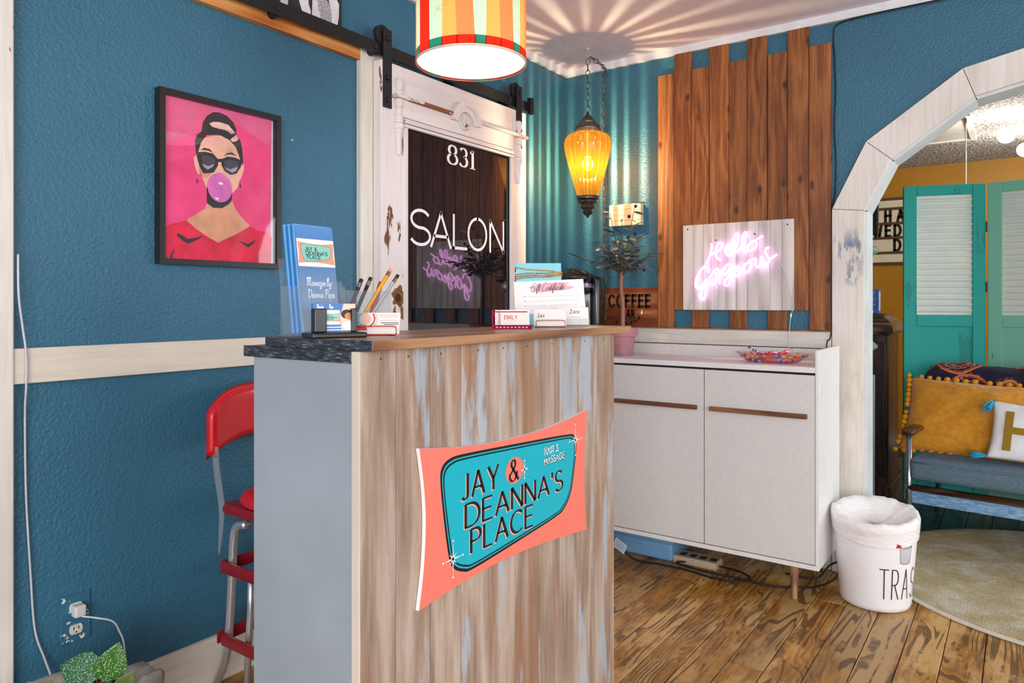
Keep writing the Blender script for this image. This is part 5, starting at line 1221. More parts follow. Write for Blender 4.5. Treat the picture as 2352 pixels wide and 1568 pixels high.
for i in range(len(R) - 1):
    for k in range(64): bm.faces.new((R[i][k], R[i][(k + 1) % 64], R[i + 1][(k + 1) % 64], R[i + 1][k]))
bmesh.ops.remove_doubles(bm, verts=bm.verts, dist=.0004); part('liner_bag', bm, m_lin, tc, True)
vd = math.atan2(-TY, -TX)   # direction from the can to the photographer
def to_can(u, v, h=0.0):
    a = vd + u / .14; r_ = rad(v) + .0012 + h
    return Vector((TX + r_ * math.cos(a), TY + r_ * math.sin(a) * SYc, v))
bm = B(); hh = .112; zb = .062
def tl(ch, u, w):
    gw, st_ = GL[ch]
    for p in st_:
        pts = [(u + px * w / gw, zb + py * hh) for px, py in p]; q = []
        for i in range(len(pts) - 1):
            for k in range(3): q.append(tuple(Vector(pts[i]).lerp(Vector(pts[i + 1]), k / 3)))
        q.append(pts[-1]); ribbon(bm, q, .0038, to_can, 0)
tl('T', .016, .030); tl('R', .060, .026); tl('A', .103, .030); tl('S', .150, .028); tl('H', .196, .026)
part('lettering', bm, m_blk, tc, flat=True, label='thin black letters TRASH')
bm = B()
def lk(pts, w=.0016):
    q = []
    for i in range(len(pts) - 1):
        for k in range(4): q.append(tuple(Vector(pts[i]).lerp(Vector(pts[i + 1]), k / 4)))
    q.append(pts[-1]); ribbon(bm, q, w, to_can, .0003)
c0, w0 = .112, .027
lk([(c0 - w0, .262), (c0 - w0 * .82, .200)]); lk([(c0 + w0, .262), (c0 + w0 * .82, .200)]); lk(arc(c0, .202, w0 * .82, .007, 180, 360, 8)); lk(arc(c0, .262, w0, .007, 180, 360, 8)); lk(arc(c0, .266, w0 * 1.1, .007, 180, 540, 14)); lk(arc(c0, .274, w0 * 1.02, .010, 0, 180, 8)); lk(arc(c0, .284, .006, .005, 0, 180, 6))
for k in range(-3, 4): lk([(c0 + k * .0068, .255), (c0 + k * .0056, .198)], .0012)
part('can_drawing', bm, m_blk, tc, flat=True, label='black line drawing of a garbage can')
bm = B()
pts = [to_can(.070 + a, .262 + max(b, -.001), .006) for a, b in ell(0, 0, .017, .013, 16)]
f = bm.faces.new([bm.verts.new(p) for p in pts]); part('red_tie', bm, plain('#c8102a', .4), tc, flat=True, label='red drawstring tie')

# ================================================================== round rug through the arch
RX, RY, RR = .20, 3.78, .76
n = NT('rug_pile'); c = n.obj(); k1 = n.noise(c, 6, 5, .65); k2 = n.noise(n.vmath('MULTIPLY', c, (1, 1, 1)), 160, 3)
n.base(n.mix(n.ramp(k2, [(.3, .35), (.7, 0.0)]), n.ramp(k1, [(.35, '#bda878'), (.5, '#cdbf96'), (.62, '#e0d9c4')]), S('#b8ad8c'))); n.set(Roughness=.95); n.bump(n.math('ADD', k2, k1), 1.0, .012); m_rug = n.m
rg_ = root('round_rug', 'round beige and cream plush rug lying through the arch', 'rug', (RX, RY, 0))
bm = B(); rr = random.Random(3); NR, NA = 40, 160; rows = []
for i in range(NR + 1):
    q = RR * (i / NR) ** .8
    rows.append([bm.verts.new((RX + q * math.cos(2 * math.pi * k / NA), RY + q * math.sin(2 * math.pi * k / NA), (.014 + rr.uniform(-.0025, .0025)) if i < NR else .002)) for k in range(NA)])
for i in range(NR):
    for k in range(NA): bm.faces.new((rows[i][k], rows[i][(k + 1) % NA], rows[i + 1][(k + 1) % NA], rows[i + 1][k]))
bmesh.ops.remove_doubles(bm, verts=bm.verts, dist=.0002); pl_ = part('pile', bm, m_rug, rg_, True)
bm = B(); lathe(bm, [(RR - .004, .0015), (RR + .010, .0015), (RR + .012, .006), (RR + .004, .011), (RR - .006, .011)], NA, (RX, RY, 0), cap=False); part('bound_edge', bm, plain('#d3cbb8', .8), rg_, True)

# ================================================================== drum pendant over the counter
DX, DY, DZ, DR, DH = -1.249, 1.567, 1.842, .1525, .27
dp = root('drum_pendant', 'lit drum pendant with retro orange and mint wedge pattern above the counter', 'pendant lamp', (DX, DY, DZ))
def fabric(name, h):
    n = NT(name); c = n.obj(); w = n.noise(n.vmath('MULTIPLY', c, (1, 1, .5)), 260, 3)
    col = n.mix(n.math('MULTIPLY', w, .25), S(h), tuple(x * .75 for x in S(h)[:3]) + (1,))
    d = n.new('ShaderNodeBsdfDiffuse'); t = n.new('ShaderNodeBsdfTranslucent'); n.put(d.inputs[0], col); n.put(t.inputs[0], col)
    m = n.new('ShaderNodeMixShader'); m.inputs[0].default_value = .62; n.t.links.new(d.outputs[0], m.inputs[1]); n.t.links.new(t.outputs[0], m.inputs[2]); n.surf(m.outputs[0])
    return n.m
FM = [fabric('shade_mint', '#a9cfc0'), fabric('shade_peach', '#e8a05a'), fabric('shade_coral', '#e07f52'), fabric('shade_red', '#c42a1c'), fabric('shade_green', '#2a7a66'), fabric('shade_dark', '#7a2a1e')]
# wedge panels: angle at the bottom, angle at the top, colour, colour of the bottom band
wd = [(232, 230, 0, 4), (245, 245, 3, 3), (263, 262, 0, 4), (279, 279, 1, 3), (295, 290, 2, 3), (312.6, 307, 0, 4), (323, 324, 1, 3), (339, 335, 2, 3), (356, 352, 0, 4), (367, 367, 1, 3), (380, 378, 2, 3), (396, 392, 0, 4), (410, 412, 1, 3), (430, 427, 2, 3), (450, 448, 3, 3), (468, 470, 0, 4), (486, 484, 1, 3), (506, 508, 2, 3), (526, 524, 0, 4), (544, 546, 1, 3), (566, 562, 2, 3), (592, 590, 0, 4)]
bm = B(); zbnd = .026
for i in range(len(wd) - 1):
    (a0, t0, c0_, b0), (a1, t1, _, _) = wd[i], wd[i + 1]; NSEG = 6
    for s in range(NSEG):
        f0_, f1_ = s / NSEG, (s + 1) / NSEG
        for (za, zb_, mi) in ((0, zbnd, b0), (zbnd, DH * .5, c0_), (DH * .5, DH, c0_)):
            def P(f, z):
                a = math.radians((a0 + (a1 - a0) * f) * (1 - z / DH) + (t0 + (t1 - t0) * f) * (z / DH)); return (DX + DR * math.cos(a), DY + DR * math.sin(a), DZ + z)
            f = bm.faces.new([bm.verts.new(P(f0_, za)), bm.verts.new(P(f1_, za)), bm.verts.new(P(f1_, zb_)), bm.verts.new(P(f0_, zb_))]); f.material_index = mi
bmesh.ops.remove_doubles(bm, verts=bm.verts, dist=.0002)
sh = part('shade', bm, FM, dp, True)
# printed sweeping bands and starbursts, just proud of the cloth
def to_dr(u, v, h=0.0): return Vector((DX + (DR + .0008 + h) * math.cos(u), DY + (DR + .0008 + h) * math.sin(u), DZ + v))
for i in range(len(wd) - 1):
    bm = B(); ribbon(bm, [(math.radians(wd[i][0]), 0), (math.radians(wd[i][0]), zbnd)], .014, to_dr, 0, 5, ext=0)
    part('band_print', bm, FM, dp, flat=True)
m_cream_print = fabric('shade_cream', '#fdf0c8')
va = math.degrees(math.atan2(-DY, -DX))   # side that faces the photographer
for (da, z, L) in ((12, .178, .052), (-34, .098, .030), (58, .06, .026), (-80, .17, .04)):
    u0 = math.radians(va + da); bm = B()
    for k in range(8):
        a = k * math.pi / 4; l_ = L * (1 if k % 2 == 0 else .7)
        q = [(u0 + l_ * math.cos(a) * t / 6 / DR, z + l_ * math.sin(a) * t / 6) for t in range(7)]
        for j in range(6):
            p, r_ = Vector(q[j]), Vector(q[j + 1]); dn = Vector((-(r_ - p).y, (r_ - p).x)); 
            w = .0010
            nx_, ny_ = -math.sin(a) * w / DR, math.cos(a) * w
            bm.faces.new([bm.verts.new(to_dr(p.x + nx_, p.y + ny_, .0006)), bm.verts.new(to_dr(p.x - nx_, p.y - ny_, .0006)), bm.verts.new(to_dr(r_.x - nx_, r_.y - ny_, .0006)), bm.verts.new(to_dr(r_.x + nx_, r_.y + ny_, .0006))])
    part('starburst_print', bm, m_cream_print, dp, flat=True)
bm = B(); lathe(bm, [(DR - .002, -.002), (DR + .0015, -.002), (DR + .0015, .003), (DR - .002, .003)], 64, (DX, DY, DZ), cap=False); part('bottom_rim', bm, plain('#e8d2b8', .6), dp, True)
bm = B(); lathe(bm, [(.0, .004), (DR - .003, .004), (DR - .003, .007), (.0, .007)], 48, (DX, DY, DZ), cap=False); part('diffuser', bm, emis('diffuser_glow', (1.0, .94, .86, 1), 1.6), dp)
bm = B(); tube(bm, [(DX, DY, DZ + .12), (DX, DY, ZC - .02)], .003, 6); part('cord', bm, m_iron, dp)
bm = B(); lathe(bm, [(.0, -.025), (.05, -.022), (.06, -.001), (.0, -.0005)], 24, (DX, DY, ZC), cap=False); part('canopy', bm, m_iron, dp, 40)
for k in range(3):
    a = k * 2.094; bm = B(); tube(bm, [(DX, DY, DZ + DH - .01), (DX + (DR - .001) * math.cos(a), DY + (DR - .001) * math.sin(a), DZ + DH - .004)], .0015, 6); part('spider_arm', bm, m_iron, dp)
bm = B(); bmesh.ops.create_icosphere(bm, subdivisions=3, radius=.03, matrix=Matrix.Translation((DX, DY, DZ + .14))); part('bulb', bm, emis('drum_bulb', (1, .86, .66, 1), 2.5), dp, True)
pl1 = point('drum_lamp_light', (DX, DY, DZ + .10), 1.1, (1.0, .84, .62), .03)

# ================================================================== amber swag lamp in the corner
AX, AY = -1.787, 3.181
al = root('amber_swag_lamp', 'lit amber ribbed glass swag lamp on a chain in the corner', 'pendant lamp', (AX, AY, 1.607))
m_br = plain('#5d544c', .38, .75, var=.25, scale=60, bump=.5, bscale=140)
# ribbed glass: clear amber between the ribs, denser on them, so the bulb throws rays through it
n = NT('amber_ribbed_glass'); c = n.sep(n.vmath('SUBTRACT', n.obj(), (0, 0, 0)))
ang = n.math('ARCTAN2', c[1], c[0])
rib_ = n.math('MULTIPLY_ADD', n.math('SINE', n.math('MULTIPLY', ang, 22.0)), .5, .5)
w2 = n.math('MULTIPLY_ADD', n.math('SINE', n.math('MULTIPLY_ADD', ang, 9.0, 1.3)), .22, .9)
k_ = n.ramp(n.math('MULTIPLY', rib_, w2), [(.50, 0.0), (.82, 1.0)])
tc_ = n.mix(k_, (.20, .075, .008, 1), (1.0, .86, .60, 1))
t = n.new('ShaderNodeBsdfTransparent'); n.put(t.inputs[0], tc_)
tl_ = n.new('ShaderNodeBsdfTranslucent'); tl_.inputs[0].default_value = (1.0, .36, .012, 1)
g = n.new('ShaderNodeBsdfGlossy'); g.inputs['Roughness'].default_value = .06
m1 = n.new('ShaderNodeMixShader'); m1.inputs[0].default_value = .038; n.t.links.new(t.outputs[0], m1.inputs[1]); n.t.links.new(tl_.outputs[0], m1.inputs[2])
fz = n.new('ShaderNodeFresnel'); fz.inputs[0].default_value = 1.45
m2 = n.new('ShaderNodeMixShader'); n.put(m2.inputs[0], n.math('MULTIPLY', fz.outputs[0], .7)); n.t.links.new(m1.outputs[0], m2.inputs[1]); n.t.links.new(g.outputs[0], m2.inputs[2]); n.surf(m2.outputs[0])
prof = [(.050, .105), (.058, .125), (.076, .190), (.094, .255), (.108, .310), (.1165, .350), (.1175, .372), (.114, .392), (.100, .412), (.078, .423), (.060, .427)]
pr2 = [(p.x, p.y) for p in cat([(a, b, 0) for a, b in prof], 4)]
bm = B(); lathe(bm, pr2, 132, (AX, AY, 1.607), rib=lambda a, z: .018 * math.sin(a * 22), cap=False); part('glass_globe', bm, n.m, al, True)
bm = B(); lathe(bm, [(.058, .424), (.066, .430), (.068, .446), (.060, .452), (.064, .460), (.052, .470), (.040, .474), (.042, .482), (.026, .496), (.020, .508), (.012, .514), (.006, .530), (.004, .534), (.0, .534)], 36, (AX, AY, 1.607), rib=lambda a, z: .03 * math.sin(a * 18), cap=False); part('crown_cap', bm, m_br, al, 50)
bm = B(); lathe(bm, [(.051, .112), (.055, .106), (.053, .094), (.044, .090), (.050, .084), (.047, .076), (.030, .070), (.034, .060), (.036, .050), (.024, .042), (.020, .034), (.026, .028), (.018, .016), (.008, .010), (.009, .006), (.003, .0), (.0, .0)], 36, (AX, AY, 1.607), rib=lambda a, z: .03 * math.sin(a * 16), cap=False); part('bottom_finial', bm, m_br, al, 50)
nb = NT('bulb_glass'); te = nb.new('ShaderNodeBsdfTransparent'); ee = nb.new('ShaderNodeEmission'); ee.inputs[0].default_value = (1, .82, .5, 1); ee.inputs[1].default_value = 8.0
mm_ = nb.new('ShaderNodeMixShader'); mm_.inputs[0].default_value = .45; nb.t.links.new(te.outputs[0], mm_.inputs[1]); nb.t.links.new(ee.outputs[0], mm_.inputs[2]); nb.surf(mm_.outputs[0])
bm = B(); bmesh.ops.create_uvsphere(bm, u_segments=20, v_segments=14, radius=.027, matrix=Matrix.Translation((AX, AY, 1.607 + .270)) @ Matrix.Scale(1.3, 4, (0, 0, 1))); part('bulb', bm, nb.m, al, True)
bm = B(); bmesh.ops.create_uvsphere(bm, u_segments=12, v_segments=8, radius=.0055, matrix=Matrix.Translation((AX, AY, 1.607 + .272))); part('filament', bm, emis('amber_filament', (1.0, .88, .68, 1), 34000), al, True)
bm = B(); lathe(bm, [(.016, .306), (.018, .330), (.018, .424)], 16, (AX, AY, 1.607), cap=False); part('socket', bm, plain('#e8dcc0', .5), al, True)

# chain: links share one mesh, turned a quarter each time
b_ = B(); tube(b_, [(.0105 * math.cos(a), 0, .0185 * math.sin(a)) for a in [2 * math.pi * k / 14 for k in range(14)]], .0019, 6, True)
lk_me = finish(b_, 'chain_link', plain('#6a5a48', .35, .8, var=.2), True)
def chain(par, pts, step=.030, nm='chain_link'):
    cur = [Vector(p) for p in pts]; d_ = [0]
    for i in range(len(cur) - 1): d_.append(d_[-1] + (cur[i + 1] - cur[i]).length)
    s_ = step / 2; k = 0
    while s_ < d_[-1]:
        i = max(j for j in range(len(d_)) if d_[j] <= s_); i = min(i, len(cur) - 2)
        p = cur[i].lerp(cur[i + 1], (s_ - d_[i]) / (d_[i + 1] - d_[i])); t = (cur[i + 1] - cur[i]).normalized()
        q = t.to_track_quat('Z', 'Y').to_matrix().to_4x4()
        shared(nm, lk_me, par, Matrix.Translation(p) @ q @ Matrix.Rotation(math.radians(90 * (k % 2) + 20), 4, 'Z')); k += 1; s_ += step
chain(al, [(AX, AY, 2.137), (AX, AY, 2.420)])
sw = [tuple(p) for p in cat([(AX + .006, AY + .01, 2.420), (AX + .03, AY + .09, 2.392), (AX + .01, AY + .17, 2.385), (AX - .022, AY + .205, 2.33), (AX - .022, AY + .213, 2.1), (AX - .020, AY + .213, 1.7), (AX - .015, AY + .213, 1.3), (AX - .015, AY + .205, 1.10), (AX - .015, AY + .13, .99), (AX - .02, AY + .1, .945)], 6)]
chain(al, sw)
bm = B(); tube(bm, [(p[0] + .003, p[1], p[2]) for p in sw], .0022, 6); part('lamp_cord', bm, plain('#7a6a4a', .5), al, True)
bm = B(); tube(bm, [tuple(p) for p in cat([(AX, AY, ZC), (AX, AY, 2.440), (AX + .008, AY, 2.430), (AX + .008, AY, 2.418), (AX, AY, 2.412), (AX - .008, AY, 2.418), (AX - .008, AY, 2.428)], 4)], .0022, 6)
lathe(bm, [(.0, .0), (.013, .0), (.010, -.006), (.0, -.007)], 16, (AX, AY, ZC), cap=False); part('ceiling_hook', bm, plain('#d9d9d9', .3, .6), al, True)

# ================================================================== the room beyond the arch
Y2, YF, Z2, X2L, X2R = YB + .12, 7.0, 2.335, -1.80, 2.7
m_must = wall_paint('mustard_wall_paint', '#b47c12', 150, .4, False)
bm = B(); box(bm, X2L, X2R, YF, YF + .1, 0, Z2); struct('wall_far', bm, m_must)
bm = B(); box(bm, X2L - .1, X2L, Y2, YF + .1, 0, Z2); struct('wall_left_far', bm, m_must)
bm = B(); box(bm, X2R, X2R + .1, Y2, YF + .1, 0, Z2); struct('wall_right_far', bm, m_must)
n = NT('popcorn_ceiling'); c = n.obj(); v = n.vor(c, 55); k = n.noise(c, 90, 3)
n.base(n.ramp(n.math('ADD', v, n.math('MULTIPLY', k, .4)), [(.25, '#eceae6'), (.62, '#dcd9d4'), (.85, '#8d8a88')])); n.set(Roughness=.9); n.bump(n.math('SUBTRACT', k, v), 1.0, .012)
bm = B(); box(bm, X2L - .1, X2R + .1, Y2, YF + .1, Z2, Z2 + .05); struct('ceiling', bm, n.m)
m_dfl = wood('dark_painted_boards', [(.25, '#1c2426'), (.5, '#2b3436'), (.8, '#3c4444')], axis=1, rough=.4, var=.2)
bm = B(); box(bm, X2L, X2R, Y2, YF, -.06, -.018); f2 = struct('floor', bm, m_under)
for i in range(int((1.4 - (-1.4)) / PW)):
    x = -1.4 + PW * (i + .5); y = Y2
    while y < 6.2:
        L = round(min(random.choice((1.1, 1.6, 2.2)), 6.2 - y + .01), 2)
        if L < .06: break
        shared('floor_board', plank_mesh(L, m_dfl), f2, Matrix.Translation((x, y + L / 2, random.uniform(-.0012, .0012)))); y += L

# ---- ceiling: hatch with pull string, globe light
ah = root('attic_hatch', 'white attic hatch panel with a pull string on the far ceiling', 'hatch', (-.5, 5.55, Z2))
m_hw = plain('#e9e8e6', .5)
bm = B(); box(bm, -.78, -.30, 5.20, 5.92, Z2 - .016, Z2 - .001, .003); part('panel', bm, m_hw, ah)
for q in ((-.82, -.78, 5.16, 5.96), (-.30, -.26, 5.16, 5.96), (-.78, -.30, 5.16, 5.20), (-.78, -.30, 5.92, 5.96)):
    bm = B(); box(bm, *q, Z2 - .024, Z2 - .001, .003); part('trim_strip', bm, m_hw, ah)
bm = B(); box(bm, -.40, -.285, 5.19, 5.215, Z2 - .035, Z2 - .024, .002); box(bm, -.292, -.280, 5.19, 5.20, Z2 - .06, Z2 - .03, .001); part('latch', bm, plain('#8d8a86', .35, .7), ah)
bm = B(); tube(bm, [(-.285, 5.195, Z2 - .055), (-.285, 5.195, 1.70)], .0035, 6); part('pull_string', bm, plain('#f2f0ec', .6), ah, True)
gl = root('globe_light', 'ceiling light with bare round bulbs in the far room', 'ceiling light', (.12, 5.55, Z2))
bm = B(); lathe(bm, [(.0, -.035), (.06, -.03), (.07, -.001), (.0, -.001)], 24, (.12, 5.55, Z2), cap=False); part('canopy', bm, plain('#c9c6c0', .3, .8), gl, 40)
GB = [(-.085, 5.36, 2.205), (.01, 5.93, 2.205), (.33, 5.72, 2.205), (.26, 5.34, 2.205)]
for (x, y, z) in GB:
    d = (Vector((x, y, 0)) - Vector((.12, 5.55, 0))); e_ = Vector((.12, 5.55, Z2 - .03))
    bm = B(); tube(bm, [tuple(e_), tuple(e_ + Vector((d.x * .5, d.y * .5, -.06))), (x - d.x * .2, y - d.y * .2, z)], .007, 8); part('arm', bm, plain('#c9c6c0', .3, .8), gl, True)
    bm = B(); bmesh.ops.create_icosphere(bm, subdivisions=3, radius=.047, matrix=Matrix.Translation((x, y, z))); part('globe_bulb', bm, emis('globe_glow', (1, .90, .76, 1), 75), gl, True)

# ---- letter board on the far wall
lb = root('letter_board', 'cream letter board with brown rails and black letters on mustard wall', 'letter board', (-.75, YF, 1.49))
m_lbp = plain('#e3d6bd', .6, var=.02); m_lbr = plain('#5a3a22', .55, var=.1)
zr = [2.075, 1.992, 1.865, 1.741, 1.613, 1.520]
for a, b in zip(zr[:-1], zr[1:]):
    bm = B(); box(bm, -1.12, -.33, YF - .012, YF - .001, b + .006, a - .006); part('panel', bm, m_lbp, lb)
for z in zr:
    bm = B(); box(bm, -1.13, -.32, YF - .022, YF - .001, z - .011, z + .011, .002, seg=1); part('rail', bm, m_lbr, lb)
to_lb = lambda u, v, h=0.0: Vector((u, YF - .0125 - h, v))
bm = B(); write(bm, 'HA', -.975, 1.885, .092, to_lb, .002, .021, .60, .62); part('lettering', bm, m_blk, lb)
bm = B(); write(bm, 'WED', -1.065, 1.757, .092, to_lb, .002, .021, .62, .40); part('lettering', bm, m_blk, lb)
bm = B(); write(bm, 'D', -.905, 1.630, .092, to_lb, .002, .021, .62, .45); part('lettering', bm, m_blk, lb)

# ---- television, sage post, antique cabinet with blue box, leaning board
tv = root('television', 'black flat screen on a wall arm seen past the arch jamb', 'television', (-1.2, 5.33, 1.63))
bm = B(); box(bm, -1.48, -.785, 5.31, 5.35, 1.630, 1.90, .008); part('screen_body', bm, plain('#121214', .3), tv)
bm = B(); box(bm, -1.45, -.81, 5.306, 5.3105, 1.655, 1.88); part('screen', bm, plain('#0a0b0e', .1), tv)
bm = B(); box(bm, X2L, -1.2, 5.36, 5.40, 1.74, 1.78, .004); part('wall_arm', bm, m_iron, tv)
bm = B(); lathe(bm, [(.0, .0), (.06, .0), (.06, .03), (.03, .05), (.022, .10), (.026, .5), (.022, .90), (.034, .905), (.050, .918), (.052, .930), (.036, .945), (.022, .955), (.024, 1.36), (.022, 1.455), (.034, 1.462), (.056, 1.475), (.060, 1.490), (.056, 1.502), (.03, 1.51), (.0, 1.512)], 20, (-.742, 4.66, 0), cap=False)
single('sage_post', bm, plain('#8a9a82', .5, var=.06), 'sage green turned wooden post half hidden by the arch jamb', 'post', (-.742, 4.66, 0), 50)
ac = root('antique_cabinet', 'dark antique wooden cabinet with a flared top beyond the arch', 'cabinet', (-.95, 5.1, 0))
m_dk = wood('dark_mahogany', [(.3, '#20120f'), (.6, '#3a221b'), (.85, '#54372c')], axis=2, rough=.35, var=.05)
bm = B(); box(bm, -1.25, -.665, 4.88, 5.30, .06, .985, .004); part('body', bm, m_dk, ac)
bm = B(); box(bm, -1.24, -.68, 4.872, 4.884, .12, .94, .003); part('door', bm, m_dk, ac)
bm = B(); box(bm, -1.27, -.650, 4.865, 5.31, 0, .07, .004); part('plinth', bm, m_dk, ac)
bm = B(); secs = [(.985, .012), (.998, .026), (1.008, .030), (1.02, .026), (1.05, .018), (1.08, -.010), (1.098, -.035), (1.104, -.030), (1.113, -.030)]
R = []
for z, o in secs: R.append([bm.verts.new(p) for p in ((-1.25 - o, 4.88 - o, z), (-.665 + o, 4.88 - o, z), (-.665 + o, 5.30 + o, z), (-1.25 - o, 5.30 + o, z))])
for i in range(len(R) - 1):
    for k in range(4): bm.faces.new((R[i][k], R[i][(k + 1) % 4], R[i + 1][(k + 1) % 4], R[i + 1][k]))
bm.faces.new(R[0]); bm.faces.new(R[-1]); part('cornice', bm, wood('faded_mahogany', [(.3, '#3a2a22'), (.6, '#6b5648'), (.85, '#8d7a6a')], axis=0, rough=.3, var=.03), ac)
bb = root('blue_box', 'small blue printed carton standing on the dark antique cabinet', 'box', (-.77, 4.97, 1.1135))
bm = B(); box(bm, -.835, -.727, 4.935, 5.005, 1.1135, 1.262, .001); part('carton', bm, plain('#2d5ea8', .4, var=.1, scale=40), bb)
bm = B()
for k in range(7): box(bm, -.805, -.745 - .006 * (k % 3), 4.9340, 4.9347, 1.242 - k * .0125, 1.245 - k * .0125)
box(bm, -.795, -.755, 4.9338, 4.9347, 1.117, 1.132); box(bm, -.7268, -.7262, 4.94, 5.0, 1.13, 1.25); part('print', bm, plain('#b9d0ea', .5), bb)
bm = B(); box(bm, -.735, -.655, 4.31, 4.33, .001, .79, .002); single('leaning_board', bm, plain('#8f959b', .5), 'narrow grey board standing just behind the arch jamb', 'board', (-.69, 4.32, .001))

# ---- bifold doors used as a screen
m_b1 = distressed('turquoise_paint', '#10a79b', '#0d8f88', .60, 6, 2, dirt='#0f9a90'); m_b2 = distressed('mint_paint', '#7fc9ae', '#4c8f78', .64, 10, 2, dirt='#8ad0b8')
n = NT('corrugated_plastic'); c = n.obj(); n.base(n.ramp(n.noise(c, 5, 4), [(.3, '#eef0e2'), (.7, '#dbe6df')])); n.set(Roughness=.35); m_cor = n.m
def bifold(lab, a, b, m):
    a, b = Vector(a), Vector(b); d = (b - a); Wd = d.length; rz = math.atan2(d.y, d.x)
    o = root('bifold_panel', lab, 'door panel', (a.x, a.y, 0), rz)
    def bx_(nm, x0, x1, z0, z1, y0=0.0, y1=.028, bev=.003, mm=m):
        bm = B(); box(bm, x0, x1, y0, y1, z0, z1, bev, seg=1); return part(nm, bm, mm, o, local=True)
    f0, f1 = Wd * .165, Wd * .845
    bx_('stile', 0, f0, .01, 1.872); bx_('stile', f1, Wd, .01, 1.872); bx_('rail', f0, f1, 1.812, 1.872); bx_('rail', f0, f1, 1.040, 1.108); bx_('rail', f0, f1, .01, .16)
    bx_('lower_panel', f0, f1, .16, 1.04, .010, .020, .0)
    bm = B(); Z0, Z1_ = 1.108, 1.812; NZ = 160; pr_ = None
    for i in range(NZ + 1):
        z = Z0 + (Z1_ - Z0) * i / NZ; y = .012 + .006 * math.sin(2 * math.pi * (z - Z0) / .036)
        cur = [bm.verts.new((f0, y, z)), bm.verts.new((f1, y, z))]
        if pr_: bm.faces.new((pr_[0], pr_[1], cur[1], cur[0]))
        pr_ = cur
    part('corrugated_panel', bm, m_cor, o, True, local=True)
    for z in (.4, 1.27, 1.62):
        bm = B(); tube(bm, [(Wd + .004, -.002, z - .03), (Wd + .004, -.002, z + .03)], .004, 8); part('hinge', bm, plain('#26302e', .4, .6), o, local=True)
bifold('bright turquoise bifold door panel with corrugated upper pane', (-.581, 4.858), (-.177, 4.985), m_b1)
bifold('pale mint bifold door panel beside the turquoise one', (-.167, 4.985), (.245, 4.905), m_b2)

# ---- daybed sofa
SFX, SFY, SFR = -.462, 4.060, math.radians(-6)
sf = root('sofa', 'wood framed sofa with a slate blue seat cushion in the far room', 'sofa', (SFX, SFY, 0), SFR)
m_fab = plain('#5d7280', .85, var=.10, scale=90, bump=.5, bscale=260); m_walnut = wood('walnut', [(.3, '#3a2418'), (.6, '#5c3c28'), (.85, '#7a5640')], axis=0, rough=.3, var=.03)
m_chrome2 = plain('#a9b4c0', .18, .9, var=.05)
SW_ = 1.75
def sfp(nm, bm, m, sm=40): return part(nm, bm, m, sf, sm, local=True)
bm = B(); box(bm, .0, SW_, -.03, .66, .305, .425, .035, seg=4); sfp('seat_cushion', bm, m_fab, True)
bm = B(); tube(bm, [tuple(p) for p in cat([(.02, -.031, .398), (.6, -.036, .400), (1.2, -.036, .400), (SW_ - .02, -.031, .398)], 4)], .0045, 6); sfp('piping', bm, m_fab, True)
bm = B(); tube(bm, [(.0, -.005, .268), (SW_, -.005, .268)], .017, 14); sfp('front_rail', bm, m_walnut, True)
n = NT('blue_reflection_apron'); c = n.obj(); k = n.noise(n.vmath('MULTIPLY', c, (1, 1, 5)), 30, 5, .7); n.base(n.ramp(k, [(.4, '#5f8fbe'), (.55, '#8fb6d8'), (.7, '#c3d6e6')])); n.set(Roughness=.35);  # blue streaks paint reflected daylight onto the apron
bm = B(); box(bm, .0, SW_, .010, .030, .188, .248, .003); sfp('apron', bm, n.m)
for x in (.0, SW_):
    bm = B(); tube(bm, [(x, -.005, .0), (x, -.005, .525)], .0155, 12); sfp('leg', bm, m_chrome2, True)
    bm = B(); tube(bm, [(x, .66, .0), (x, .70, .60)], .0155, 12); sfp('leg', bm, m_chrome2, True)
    bm = B(); box(bm, x - .030, x + .030, -.03, .70, .527, .552, .010, seg=3); sfp('armrest', bm, m_walnut)
bm = B(); box(bm, .03, SW_ - .03, .50, .64, .42, .775, .05, seg=4, M=Matrix.Translation((0, .5, .42)) @ Matrix.Rotation(-.18, 4, 'X') @ Matrix.Translation((0, -.5, -.42))); sfp('back_cushion', bm, m_fab, True)
bm = B(); tube(bm, [(.0, .70, .60), (SW_, .70, .60)], .014, 10); sfp('back_rail', bm, m_walnut, True)
# patterned throw over the back
n = NT('mandala_throw'); c = n.obj()
v = n.new('ShaderNodeTexVoronoi'); n.put(v.inputs['Vector'], c); v.inputs['Scale'].default_value = 4.6; v.inputs['Randomness'].default_value = .55
d = v.outputs[0]
ringc = n.ramp(n.math('FRACT', n.math('MULTIPLY', d, 4.2)), [(0.0, '#c4542e'), (.16, '#e29a5c'), (.24, '#5c1f33'), (.42, '#7d2a34'), (.55, '#d9a877'), (.62, '#1f1b38'), (.85, '#6a2238')], 'CONSTANT')
pet = n.math('SINE', n.math('MULTIPLY', n.vor(c, 42), 9))
col = n.mix(n.math('MULTIPLY', n.ramp(pet, [(.6, 0.0), (.75, 1.0)]), .6), ringc, S('#e0a06a'))
col = n.mix(n.ramp(d, [(.52, 0.0), (.58, 1.0)]), col, S('#1d1a33')); n.base(col); n.set(Roughness=.9); n.bump(n.noise(c, 200, 3), .4, .002)
bm = B(); secp = [(.462, .45), (.460, .55), (.463, .70), (.468, .810), (.500, .842), (.58, .852), (.66, .842), (.705, .805), (.72, .60), (.72, .35)]
sm_ = cat([(a, b, 0) for a, b in secp], 4); prev = None; NXS = 60
